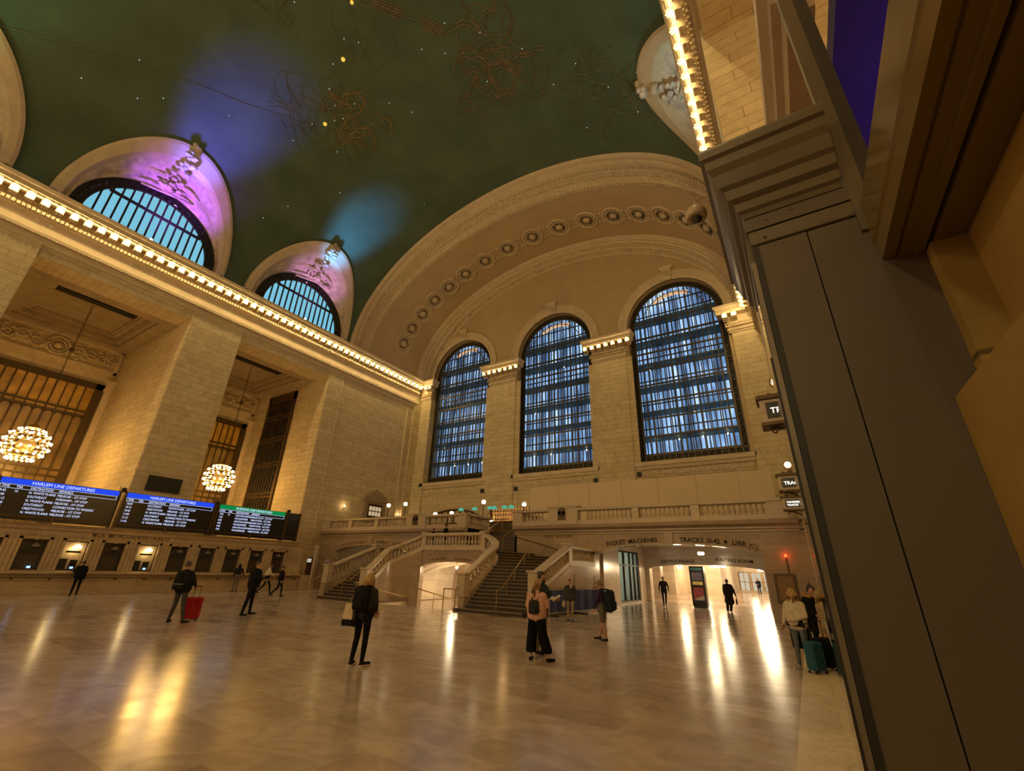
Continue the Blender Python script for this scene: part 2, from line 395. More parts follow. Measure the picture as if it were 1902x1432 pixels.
# vertical strips, corner pilaster
m = MB()
for y in (24.95, 34.2): m.tube([(XL, y, 3.4), (XL, y, 19.6)], .13, 8)
m.box(XL-.3, 10.97, 0, XL+.10, 14.65, 19.65); m.box(XL-.3, 23.3, 0, XL+.10, 24.85, 19.65)
m.box(XL-.3, -1.35, 0, XL+.10, 2.3, 19.65)
m.build('pilaster_strip', M_STONE, wall_south)
m = MB(); m.box(XL, YP, 4.5, CX-12.25-4.45, YW+.4, 20.6); m.box(XL, 35.0, 4.5, XL+.25, YP, 20.6)
m.build('corner_pilaster', M_STONE, wall_south)

# gallery behind the south openings: back wall with glazed screens, coffered ceiling, carved panels
m = MB()
walls(m, lambda u, z, d: (-49-d, u, z), -31, 25.5, 0, 21.5, [(c-3.75, c+3.75, 0, 15.6, 0) for c in BAY], .7)
wg = struct(m.build('wall_gallery', M_STONE))
m = MB(); m.quad((-50.6, -31, 0), (-50.6, 25.5, 0), (-50.6, 25.5, 21), (-50.6, -31, 21)); m.build('room_beyond', M_STONE, wg)
def gallery_ceiling():
    m = MB()
    for c in BAY:
        y0, y1 = c-4.3, c+4.3
        steps = [(HEAD, 1.0), (HEAD+.28, .3), (HEAD+.42, .12), (HEAD+.6, .35), (HEAD+.72, .15), (HEAD+.86, .5)]
        x0, x1 = -49.0, XL-2.0; a, b = y0, y1; i = 0.0
        zp = HEAD
        for z, w in steps:
            # riser from the last level then a flat frame
            A = [(x0+i, a+i), (x1-i, a+i), (x1-i, b-i), (x0+i, b-i)]; Bq = [(x0+i+w, a+i+w), (x1-i-w, a+i+w), (x1-i-w, b-i-w), (x0+i+w, b-i-w)]
            for k in range(4):
                p, q = A[k], A[(k+1) % 4]; r, s = Bq[k], Bq[(k+1) % 4]
                m.quad((*p, zp), (*q, zp), (*q, z), (*p, z)); m.quad((*p, z), (*q, z), (*s, z), (*r, z))
            i += w; zp = z
        m.quad((x0+i, a+i, zp), (x1-i, a+i, zp), (x1-i, b-i, zp), (x0+i, b-i, zp))
        
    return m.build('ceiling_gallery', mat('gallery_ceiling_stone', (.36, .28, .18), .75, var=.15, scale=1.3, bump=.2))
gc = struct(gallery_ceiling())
m = MB()
for c in BAY: m.box(-42.5, c-3.2, HEAD+.78, -41.75, c+2.6, HEAD+.85)  # black box laid in for the darkness of the ceiling recess
m.build('slot_shade_box', M_BLACK, gc)

def scroll(mb, c, ux, uy, r, turns=1.6, w=.05, flip=1, seg=5):
    pts = []
    for i in range(26):
        t = i/25; a = flip*turns*2*PI*t; q = r*(1-t*.85)
        pts.append(Vector(c)+Vector(ux)*q*math.cos(a)+Vector(uy)*q*math.sin(a))
    mb.tube(pts, w, seg, w*.5)
def carved_panel(c):
    """framed relief of leafy scrolls round a central wreath"""
    m = MB(); x = -48.97
    for a, b, z0, z1 in ((-4.15, 4.15, 16.75, 16.95), (-4.15, 4.15, 18.75, 18.95), (-4.15, -3.95, 16.75, 18.95), (3.95, 4.15, 16.75, 18.95)):
        m.box(x-.02, c+a, z0, x+.16, c+b, z1)
    o = m.build('carved_panel_frame', M_STONE_SM, wg)
    m = MB(); ux, uy = (0, 1, 0), (0, 0, 1)
    for r, w in ((.72, .10), (.5, .07)):
        m.tube([(x+.12, c+r*math.cos(a*PI/12), 17.85+r*math.sin(a*PI/12)) for a in range(25)], w, 6)
    m.ball((x+.1, c, 17.85), .28)
    for s in (-1, 1):
        for k, (dy, r, fl) in enumerate(((1.25, .52, 1), (2.15, .5, -1), (2.95, .42, 1), (3.5, .3, -1))):
            scroll(m, (x+.1, c+s*dy, 17.85+(.1 if k % 2 else -.1)), ux, uy, r, 1.5, .085, fl*s)
            for j in range(4):
                a = j*1.6+k; p = Vector((x+.1, c+s*dy+.62*math.cos(a)*r/.5, 17.85+.62*math.sin(a)*r/.5))
                m.ball(p, .14, 6, 4, (.5, 1.3, .8))
    m.build('carved_scroll_relief', M_ORN, wg, smooth=True)
for c in BAY[2:]: carved_panel(c)
# glazed screen in each bay: dark frame with bars, amber panes
def screen(c):
    m = MB(); X0 = -48.75
    fr = .5
    for y0, y1, z0, z1 in ((c-3.75, c-3.75+fr, 0, 15.6), (c+3.75-fr, c+3.75, 0, 15.6), (c-3.75, c+3.75, 15.6-fr, 15.6)):
        m.box(X0-.15, y0, z0, X0, y1, z1)
    w = struct(m.build('window_frame', M_BRONZE_D)); w.name = 'window_%d' % (7+BAY.index(c))
    m = MB()
    n = 11
    for i in range(1, n):
        y = c-3.25+6.5*i/n; m.box(X0-.12, y-.045, 0, X0-.04, y+.045, 15.1)
    for z in (3.2, 7.6, 8.1, 12.6, 13.0): m.box(X0-.14, c-3.3, z-.07, X0-.02, c+3.3, z+.07)
    m.build('glazing_bars', M_BRONZE_D, w)
    m = MB(); m.box(X0-.2, c-3.3, 12.8, X0-.17, c+3.3, 15.2); m.build('amber_glass', MATS.get('amber_glass') or mat('amber_glass', (.52, .31, .05), .3, 0, .35, 1.2), w)
    m = MB(); m.box(X0-.2, c-3.3, 0, X0-.17, c+3.3, 12.8); m.build('brown_glass', MATS.get('brown_glass') or mat('brown_glass', (.26, .17, .065), .25, 0, .35, .8), w)
    m = MB()
    for i in range(n):
        y = c-3.25+6.5*(i+.5)/n
        for j in range(12): m.tube([(X0-.1, y+.26*math.cos(PI*j/12), 12.3+.26*math.sin(PI*j/12)), (X0-.1, y+.26*math.cos(PI*(j+1)/12), 12.3+.26*math.sin(PI*(j+1)/12))], .03, 4)
    m.build('looped_tracery', M_BRONZE_D, w)
    for s in (-1, 1):
        m = MB(); yc = c+s*4.15
        m.box(-49, yc-.28, 0, -48.8, yc+.28, 15.1); m.box(-49, yc-.42, 15.1, -48.65, yc+.42, 15.3); m.box(-49, yc-.34, 15.3, -48.72, yc+.34, 15.8); m.box(-49, yc-.5, 15.8, -48.5, yc+.5, 16.05)
        m.build('pilaster', M_STONE_SM, wg)
for c in BAY[1:]: screen(c)
# barred side window on the gallery's west wall
def side_window():
    y = 23.2; x0, x1, z0, z1 = -46.1, -41.3, 5.0, 18.35
    m = MB(); m.box(x0, y, z0, x1, y+.03, z1); m.m = 1
    for a, b, c, d in ((x0, x0+.35, z0, z1), (x1-.35, x1, z0, z1), (x0, x1, z1-.9, z1), (x0, x1, z0, z0+.5)): m.box(a, y-.12, c, b, y, d)
    n = 9
    for i in range(1, n): xx = x0+.35+(x1-x0-.7)*i/n; m.box(xx-.04, y-.1, z0, xx+.04, y-.02, z1)
    for z in (7.6, 8.0, 10.6, 11.0, 13.2, 13.6, 15.6, 16.0): m.box(x0, y-.13, z-.06, x1, y-.01, z+.06)
    o = struct(m.build('window_12', [M_GLASSD, M_BRONZE_D]))
    g = MB()
    for i in range(n):
        for z in (7.8, 10.8, 13.4, 15.8, 17.0):
            xx = x0+.35+(x1-x0-.7)*(i+.5)/n
            g.tube([(xx+.13*math.cos(PI*j/4), y-.07, z+.13*math.sin(PI*j/4)) for j in range(9)], .022, 4)
    g.build('ring_tracery', M_BRONZE_D, o)
side_window()

# ================================================================ CORNICES with lamp brackets
def cornice_body(name, mp, u0, u1, top=ZC):
    """mp(u, z, d): d is how far it stands out from the wall face"""
    prof = [(0, 19.62), (.12, 19.62), (.12, 19.86), (.22, 19.88), (.22, 19.96), (.14, 20.0), (.30, 20.08), (.30, 20.30), (.26, 20.38), (.06, 20.46), (.06, 21.25), (.26, 21.34), (.34, 21.5),
            (.34, 21.62), (.14, 21.66), (.14, 22.2), (.92, 22.2), (.92, 22.3), (1.0, 22.36), (1.0, 22.62), (1.1, 22.68), (1.18, ZC), (0, ZC)]
    m = MB(); m.loft([[mp(u, z, d) for d, z in prof] for u in (u0, u1)], True, True)
    o = struct(m.build(name, M_STONE_SM))
    m = MB(); n = int((u1-u0)/.22)
    for i in range(n):
        u = u0+.22*(i+.5); a, b = mp(u-.06, 20.02, .16), mp(u+.06, 20.12, .36)
        m.box(min(a[0], b[0]), min(a[1], b[1]), a[2], max(a[0], b[0]), max(a[1], b[1]), b[2])
        a, b = mp(u-.08, 21.36, .26), mp(u+.08, 21.58, .46)
        m.box(min(a[0], b[0]), min(a[1], b[1]), a[2], max(a[0], b[0]), max(a[1], b[1]), b[2])
    d = m.build('dentil_course', M_ORN, o); d['kind'] = 'stuff'
    return o
PITCH = .6855
def bracket_mesh():
    """scrolled acanthus console: local x out of the wall, y along it"""
    m = MB(); pr = [(0, 0), (.14, -.02), (.28, .04), (.40, .02), (.5, .10), (.62, .16), (.66, .28), (.66, .44), (0, .44)]
    rings = [[(x, y, z) for x, z in pr] for y in (-.19, -.15, -.13, -.05, -.03, .03, .05, .13, .15, .19)]
    for k, r in enumerate(rings):
        if k in (1, 2, 7, 8): rings[k] = [(x*.93+.01, y, z*.94+.02) for x, y, z in r]
        if k in (4, 5): rings[k] = [(x*.95+.01, y, z*.95+.02) for x, y, z in r]
    m.loft(rings, True, True)
    m.lathe([(.085, -.2), (.085, .2)], (.56, 0, .16), 8, 'y'); m.lathe([(.06, -.2), (.06, .2)], (.1, 0, .03), 8, 'y')
    return m.build('console_bracket', M_STONE_SM, smooth=False)
BR = bracket_mesh()
def socket_mesh():
    m = MB(); m.tube([(.11*math.cos(PI*i/6), .11*math.sin(PI*i/6), 0) for i in range(13)], .03, 5)
    for i in range(8): a = PI*i/4; m.ball((.16*math.cos(a), .16*math.sin(a), .0), .045, 5, 3)
    return m.build('lamp_socket_rosette', M_ORN, smooth=True)
SK = socket_mesh()
mb = MB(); mb.lathe([(.02, .12), (.03, .07), (.03, .05)], seg=8); BULB_BASE = mb
mb = MB(); mb.ball((0, 0, 0), .05, 8, 6, (1, 1, 1.15)); BULB = mb.build('light_bulb', M_BULB, smooth=True)
LIGHT_P = 36
first = {'br': True, 'sk': True, 'bu': True}
def lamp_unit(corn, p, rz, label, group, light=True, power=None, nm='light_bulb'):
    """one bracket + socket under the soffit, and its bulb; p = wall-face point at bracket foot height"""
    for src, off, z in ((BR, 0, 21.72), (SK, .79, 22.19)):
        q = Vector((off*math.cos(rz), off*math.sin(rz), 0)) + Vector((p[0], p[1], z)); inst(src, corn, q, (0, 0, rz))
    q = Vector((.79*math.cos(rz)+p[0], .79*math.sin(rz)+p[1], 22.1))
    b = inst(BULB, None, q); tag(b, label, 'light bulb', group)
    if light: lamp('POINT', q+Vector((0, 0, -.1)), power or LIGHT_P, WARM2, .06)
corn_s = cornice_body('trim_2', lambda u, z, d: (XL+d, u, z), -31, 35.6)
LBL_S = 'bare warm bulb in the long glowing row under the south cornice'
k = 0; y = -1.9
while y < 35.2:
    lamp_unit(corn_s, (XL+.12, y), 0, LBL_S, 'bulbs under the south cornice', True); y += PITCH
for k in range(10): lamp('POINT', (XL+1, -4-2.7*k, 21.9), LIGHT_P*4, WARM2, .1)
corn_n = cornice_body('trim_3', lambda u, z, d: (XR-d, u, z), -31, 35.6)
LBL_N = 'bare warm bulb under the north cornice above the kiosk'
y = 8.6
while y < 35.2:
    lamp_unit(corn_n, (XR-.12, y), PI, LBL_N, 'bulbs under the north cornice', True); y += PITCH
for k in range(12): lamp('POINT', (XR-1, 6-2.9*k, 21.9), LIGHT_P*4, WARM2, .1)
# capitals of the west piers: same profile turned round three sides
def capital(xa, xb, name, cols):
    prof = [(0, 20.6), (.06, 20.6), (.06, 20.72), (.16, 20.78), (.16, 20.92), (.10, 20.95), (.10, 21.05), (.24, 21.1), (.24, 21.24), (.04, 21.28), (.04, 21.45), (.10, 21.5), (.10, 22.15), (.74, 22.15), (.80, 22.3), (.80, 22.6), (.92, 22.7), (.95, ZC), (0, ZC)]
    m = MB(); m.loft([[p for p in ((xa-d, YT, z), (xa-d, YP-d, z), (xb+d, YP-d, z), (xb+d, YT, z))] for d, z in prof], False)
    m.box(xa-.95, YP-.95, ZC-.02, xb+.95, YT, ZC)
    o = struct(m.build(name, M_STONE_SM)); m = MB(); n = int((xb-xa+.4)/.2)
    for i in range(n+1): xx = xa-.2+(xb-xa+.4)*i/n; m.box(xx-.06, YP-.3, 21.08, xx+.06, YP-.2, 21.24); m.box(xx-.07, YP-.2, 21.34, xx+.07, YP-.08, 21.5)
    m.build('dentil_course', M_ORN, o)
    for i, x in enumerate(cols):
        for src, off, z in ((BR, 0, 21.68), (SK, .66, 22.15)):
            inst(src, o, (x, YP-.1-off, z), (0, 0, -PI/2))
        b = inst(BULB, None, (x, YP-.78, 22.07)); tag(b, 'bare warm bulb in the row round a west pier capital', 'light bulb', 'bulbs on the west pier capitals')
        lamp('POINT', (x, YP-.78, 21.95), LIGHT_P*.8, WARM2, .06)
    return o
PIER = [(-26.1, -22.8), (-13.9, -10.7)]
for i, (a, b) in enumerate(PIER):
    c = (a+b)/2; capital(a, b, 'trim_%d' % (4+i), [c-2.1+.7*j for j in range(7)])
capital(XL+.2, -34.9, 'trim_6', [-35.2, -34.6]); capital(-1.75, XR, 'trim_7', [-1.9, -1.2])

# added unseen fill lights behind the camera, brightening the whole hall
for x in (-30, -18, -6):
    o = lamp('AREA', (x, -28.5, 13.5), 1150, (1, .72, .34), name='fill_light', shape='RECTANGLE', size=5, size_y=2.5); aim(o, (x-1, 10, 9))
# ================================================================ WEST WALL (three great windows)
WC = [CX-12.3, CX-.2, CX+12.0]
WC = [-30.68, -18.41, -6.14]
m = MB()
walls(m, mpW(YT), XL-.2, XR+.2, 4.4, 35.2, [(c-4.25, c+4.25, 10.55, 23.55, 4.25) for c in WC], YW+.5-YT, 36)
wall_w = struct(m.build('wall_west', M_PLASTER))
m = MB()
for a, b in PIER: m.box(a, YP, 4.5, b, YT+.02, 20.62); m.box(a-.55, YP+.12, 4.5, b+.55, YT+.02, 20.6)
m.box(-34.9-.0, YP+.1, 4.5, -34.85, YT, 20.6); m.box(-1.62, YP, 4.5, XR, YT+.02, 20.62)
m.build('pier', M_STONE, wall_w)
m = MB()
for c in WC: m.box(c-4.4, YT-.03, 4.6, c+4.4, YT+.02, 10.2)
m.build('lower_facing', M_STONE, wall_w)
m = MB()
for c in WC:
    ring = lambda r, y, c=c: [(c-r*math.cos(PI*i/36), y, 23.55+r*math.sin(PI*i/36)) for i in range(37)]
    m.loft([ring(4.25, YT+.3), ring(4.25, YT-.02), ring(4.38, YT-.12), ring(4.52, YT-.12), ring(4.56, YT-.05), ring(4.95, YT-.05), ring(5.0, YT-.16), ring(5.12, YT-.16), ring(5.12, YT+.02)], False)
    # sill with carved band
    m.box(c-4.6, YT-.25, 10.2, c+4.6, YT+.2, 10.55)
m.build('window_archivolt', M_STONE_SM, wall_w, smooth=False)
for c in WC:
    m = MB(); m.box(c-4.35, YT-.08, 9.25, c+4.35, YT, 9.75); m.box(c-4.5, YT-.16, 9.9, c+4.5, YT, 10.2)
    for i in range(40): m.ball((c-4.2+8.4*i/39, YT-.08, 9.5), .13, 6, 4, (1, .5, 1))
    m.build('sill_band', M_ORN, wall_w)
    m = MB()                                    # scrolled keystone
    m.loft([[(c-w, YT-d, z), (c+w, YT-d, z), (c+w, YT, z), (c-w, YT, z)] for w, d, z in ((.36, .2, 27.75), (.40, .3, 28.0), (.44, .34, 28.9), (.6, .38, 28.95), (.62, .40, 29.1), (.6, .4, 29.2))], True, True)
    scroll(m, (c-.12, YT-.4, 28.45), (1, 0, 0), (0, 0, 1), .28, 1.4, .05); scroll(m, (c+.12, YT-.38, 28.2), (1, 0, 0), (0, 0, 1), .2, 1.4, .05, -1)
    m.build('keystone', M_STONE_SM, wall_w)
# the great windows: outer lights, walkways, two grilles
def great_window(i, c):
    y = YW+.05; HW = 4.25; zb, zs = 10.55, 23.55
    top = lambda x, r=HW: zs + math.sqrt(max(0, r*r-(x-c)**2))
    m = MB()
    # ornamental border band: flat ring pieces
    def ringpts(r): return [(c-r, zb)] + [(c-r*math.cos(PI*k/40), zs+r*math.sin(PI*k/40)) for k in range(41)] + [(c+r, zb)]
    for (ra, rb, d) in ((4.25, 4.12, .10), (3.80, 3.70, .10)):
        A, Bq = ringpts(ra), ringpts(rb)
        for yy in (y-d, y+.02): m.loft([[(p[0], yy, p[1]) for p in A], [(p[0], yy, p[1]) for p in Bq]], False)
        m.loft([[(p[0], y-d, p[1]) for p in Bq], [(p[0], y+.02, p[1]) for p in Bq]], False)
    m.box(c-4.25, y-.1, zb, c+4.25, y+.02, zb+.12); m.box(c-4.25, y-.1, zb+.62, c+4.25, y+.02, zb+.72)
    w = struct(m.build('window_%d' % (i+1), M_IRONB))
    m = MB()
    A, Bq = ringpts(4.2), ringpts(3.72); m.loft([[(p[0], y+.01, p[1]) for p in A], [(p[0], y+.01, p[1]) for p in Bq]], False)
    m.box(c-4.2, y, zb+.1, c+4.2, y+.02, zb+.65); m.build('border_backing', M_IRON, w)
    m = MB()                                    # perforated scrollwork inside the border
    L = [(c-3.98, z) for z in [zb+.2+.36*k for k in range(36)]]
    L += [(c+3.98, z) for _, z in L] + [(c-3.98*math.cos(PI*k/34), zs+3.98*math.sin(PI*k/34)) for k in range(1, 34)] + [(c-3.8+.36*k, zb+.37) for k in range(22)]
    for k, (x, z) in enumerate(L):
        a = k*1.1
        m.tube([(x+.15*math.cos(a+t), y-.04, z+.15*math.sin(a+t)) for t in (0, 1.2, 2.4, 3.6, 4.8)], .028, 4)
        m.tube([(x-.17*math.cos(a), y-.04, z-.17*math.sin(a)), (x+.17*math.sin(a), y-.04, z+.17*math.cos(a))], .022, 4)
    m.build('border_scrollwork', M_IRONB, w)
    m = MB(); n = 15
    for k in range(n+1):
        x = c-3.72+7.44*k/n; t = min(top(x, 3.75), top(x, 4.2)) if abs(x-c) < 3.75 else zs
        if abs(x-c) > 3.7: t = zs
        m.box(x-.04, y-.07, zb+.1, x+.04, y+.03, t)
    for k in range(8):
        z = zb+1.6*k+2.35
        if z > zs+3.4: break
        h = 3.72 if z < zs else math.sqrt(max(.1, 3.72**2-(z-zs)**2))
        m.box(c-h, y-.09, z-.07, c+h, y+.03, z+.07)
    for r in (2.9,):
        m.tube([(c-r*math.cos(PI*k/24), y-.03, zs+.35+r*math.sin(PI*k/24)) for k in range(25)], .04, 4)
    m.build('inner_glazing_bars', M_IRONB, w)
    m = MB(); y2 = y+1.5                         # second skin, seen through the first
    for k in range(24):
        x = c-4.3+8.6*k/23; m.box(x-.045, y2, zb-.5, x+.045, y2+.08, 28.0)
    z = zb
    while z < 28: m.box(c-4.4, y2-.02, z-.05, c+4.4, y2+.08, z+.05); z += 1.17
    m.build('outer_glazing_bars', M_IRONB, w)
    m = MB()
    for z in (12.9, 15.25, 17.6, 19.95, 22.3, 24.65): m.box(c-4.5, y+.15, z-.09, c+4.5, y2-.05, z+.02)
    m.build('glass_walkway', bpy.data.materials.get('walkway_glass') or mat('walkway_glass', (.10, .17, .16), .6, 0, .3, 6), w)
    m = MB(); m.quad((c-4.6, y2+.12, 9.5), (c+4.6, y2+.12, 9.5), (c+4.6, y2+.12, 28.5), (c-4.6, y2+.12, 28.5))
    m.build('dusk_panes', M_DUSK, w)
    m = MB()
    for s in (-1, 1): m.quad((c+s*4.6, YT+.6, 9.5), (c+s*4.6, y2+.2, 9.5), (c+s*4.6, y2+.2, 28.8), (c+s*4.6, YT+.6, 28.8))
    m.quad((c-4.6, YT+.6, 28.4), (c+4.6, YT+.6, 28.4), (c+4.6, y2+.2, 28.4), (c-4.6, y2+.2, 28.4))
    m.build('cavity_wall', M_STONE, w)
    # glowing strip paints warm light on the arch top; then small cavity lamps
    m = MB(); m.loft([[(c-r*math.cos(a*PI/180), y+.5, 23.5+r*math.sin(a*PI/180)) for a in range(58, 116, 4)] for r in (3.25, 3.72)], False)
    m.build('arch_top_painted_glow', bpy.data.materials.get('painted_reveal_glow') or emit('painted_reveal_glow', (1, .62, .36), .75), w)
    for k in range(4):
        x = c-2.9+1.9*k; b = inst(BULB, None, (x, y+.7, 12.6)); b.scale = (1.1,)*3
        b.data = BULB.data; tag(b, 'small lamp behind the lowest tier of a great arched window', 'light bulb', 'lamps between the window skins')
        if k > 1: continue
        b = inst(BULB, None, (x+1.5*k, y+.9, 14.9+2.35*((k*2+i) % 4))); b.scale = (.7,)*3
        tag(b, 'small lamp behind the upper tiers of a great arched window', 'light bulb', 'lamps between the window skins')
for i, c in enumerate(WC): great_window(i, c)

# ================================================================ WEST ARCH (soffit between vault and tympanum)
def ell(Y, hw, r, n=96, n0=0, n1=None):
    return [(CX-hw*math.cos(PI*i/n), Y, ZC+r*math.sin(PI*i/n)) for i in range(n+1)]
def archloft(m, seq, n=96): m.loft([ell(*q, n=n) for q in seq], False)
m = MB()
archloft(m, [(24.8, 18.75, 12.95), (24.8, 18.5, 12.65), (24.95, 18.34, 12.48), (25.12, 18.30, 12.44), (25.16, 18.42, 12.5), (25.4, 18.42, 12.42), (25.45, 18.28, 12.28), (25.7, 18.30, 12.2), (25.74, 18.40, 12.2)])
arch = struct(m.build('trim_8', M_STONE_SM))
m = MB(); archloft(m, [(25.74, 18.40, 12.2), (26.05, 18.36, 12.02), (26.1, 18.26, 11.9), (26.14, 18.26, 11.88), (26.2, 18.36, 11.95), (26.95, 18.30, 11.6), (27.0, 18.2, 11.46), (27.12, 18.2, 11.42), (27.16, 18.3, 11.5), (27.4, 18.3, 11.42)]); m.build('carved_archivolt', M_ORN, arch)
m = MB()
for i in range(1, 150):
    a = PI*i/150; ca, sa = -math.cos(a), math.sin(a)
    for Y, hw, r, s in ((27.35, 18.26, 11.38, .10), (25.9, 18.3, 12.0, .09)):
        m.ball((CX+hw*ca, Y, ZC+r*sa), s, 5, 3, (1, 1.3, 1))
m.build('egg_and_leaf_course', M_ORN, arch)['kind'] = 'stuff'
m = MB()
for i in range(1, 78):
    a = PI*i/78; p = (CX-18.32*math.cos(a), 26.6, ZC+11.76*math.sin(a)); t = Vector((math.sin(a)*18.3, 0, math.cos(a)*11.8)).normalized()
    scroll(m, p, tuple(t), (0, 1, 0), .30, 1.3, .05, 1 if i % 2 else -1, 4)
m.build('frieze_scroll_course', M_ORN, arch)['kind'] = 'stuff'
m = MB(); archloft(m, [(27.4, 18.3, 11.42), (31.0, 18.28, 11.62), (34.4, 18.1, 11.75)]); m.build('plain_soffit', M_PLASTER, arch, smooth=True)
m = MB(); archloft(m, [(34.4, 18.1, 11.75), (34.45, 17.75, 11.6), (34.6, 17.7, 11.55), (34.65, 17.6, 11.5), (34.9, 17.6, 11.45), (34.95, 17.45, 11.35)]); m.build('inner_archivolt', M_STONE_SM, arch)
m = MB(); archloft(m, [(34.95, 17.45, 11.35), (35.5, 17.3, 11.2), (35.55, 17.15, 11.1), (35.7, 17.1, 11.05), (35.75, 17.2, 11.1), (36.2, 17.0, 10.95), (36.25, 16.9, 10.85), (36.4, 16.9, 10.85)]); m.build('inner_carved_band', M_ORN, arch)
m = MB()
for i in range(1, 15):
    a = PI*i/15; p = Vector((CX-17.15*math.cos(a), 35.95, ZC+11.05*math.sin(a))); t = Vector((math.sin(a), 0, math.cos(a)))
    for j in range(7): m.ball(p+t*.28*math.cos(j*.9)+Vector((0, .2*math.sin(j*.9), 0)), .12, 5, 3)
m.build('leaf_cluster', M_ORN, arch)
# bases of the soffit ornament: long band between the rosettes
m = MB()
for i in range(0, 121):
    a = PI*(.065+.87*i/120); p = Vector((CX-18.24*math.cos(a), 31.2, ZC+11.58*math.sin(a))); t = Vector((math.sin(a)*18.3, 0, math.cos(a)*11.8)).normalized()
    ph = (i % 7)/7
    for s in (-1, 1): m.ball(p+Vector((0, s*(.35+.3*abs(math.cos(PI*ph))), 0)), .13, 5, 3, (1.2, 1.2, .8))
m.build('leaf_scroll_band', M_ORN, arch)['kind'] = 'stuff'
def rosette():
    m = MB(); m.lathe([(.01, .10), (.30, .10), (.34, .04), (.36, .0), (1.0, .0), (1.02, .07), (1.12, .07), (1.14, 0), (1.15, -.05)], seg=28)
    m.m = 0
    m.ball((0, 0, .1), .24, 10, 5, (1, 1, .4)); m.m = 1
    for i in range(20):
        a = 2*PI*i/20; m.tube([(.36*math.cos(a), .36*math.sin(a), .02), (.50*math.cos(a), .50*math.sin(a), .035), (.68*math.cos(a), .68*math.sin(a), .02)], .035, 5, .055)
    for i in range(22):
        a = 2*PI*i/22; m.ball((.88*math.cos(a), .88*math.sin(a), .02), .065, 6, 3, (1, 1, .5))
    return m.build('rosette', [M_STONE_SM, mat('rosette_recess_shade', (.10, .075, .05), .9, 0, .2, 10)], arch)  # recess shade is put into the dark petal colour
ros = None
for k in range(17):
    a = PI*(.088+.824*k/16)
    # equal spacing along the ellipse, close enough with this correction
    a += .018*math.sin(4*(a))
    p = Vector((CX-18.22*math.cos(a), 31.2, ZC+11.55*math.sin(a)))
    nrm = Vector((math.cos(a)/18.28*12, 0, -math.sin(a)/11.6*12)).normalized()
    q = nrm.to_track_quat('Z', 'Y').to_euler()
    if ros is None: ros = rosette(); ros.location = p; ros.rotation_euler = q
    else: inst(ros, arch, p, q)

# ================================================================ VAULT with lunettes
lun_in = lambda Y, z: any(((Y-c)/5.05)**2 + (max(0, z-23.6)/6.5)**2 < 1 for c in BAY)
m = MB(); NT, NY = 220, 224; Y0, Y1 = -31.0, 25.0
V = {}
def vid(i, j):
    if (i, j) not in V:
        a = PI*i/NT; V[i, j] = len(m.v); m.v.append((CX-18.5*math.cos(a), Y0+(Y1-Y0)*j/NY, ZC+12.65*math.sin(a)))
    return V[i, j]
for i in range(NT):
    z = ZC+12.65*math.sin(PI*(i+.5)/NT)
    for j in range(NY):
        if z < 30.6 and lun_in(Y0+(Y1-Y0)*(j+.5)/NY, z): continue
        m.f.append((vid(i, j), vid(i+1, j), vid(i+1, j+1), vid(i, j+1))); m.mi.append(0); m.sm.append(True)
ceil = struct(m.build('ceiling', M_VAULT, smooth=True))
def vpt(th, Y, off=.03):
    """point on the vault: th = degrees from the north springing"""
    a = math.radians(th); return Vector((CX+(18.5-off)*math.cos(a), Y, ZC+(12.65-off)*math.sin(a)))
def vaultx(z, off=0):
    q = max(0, min(1, (z-ZC)/12.65)); return (18.5)*math.sqrt(1-q*q)-off
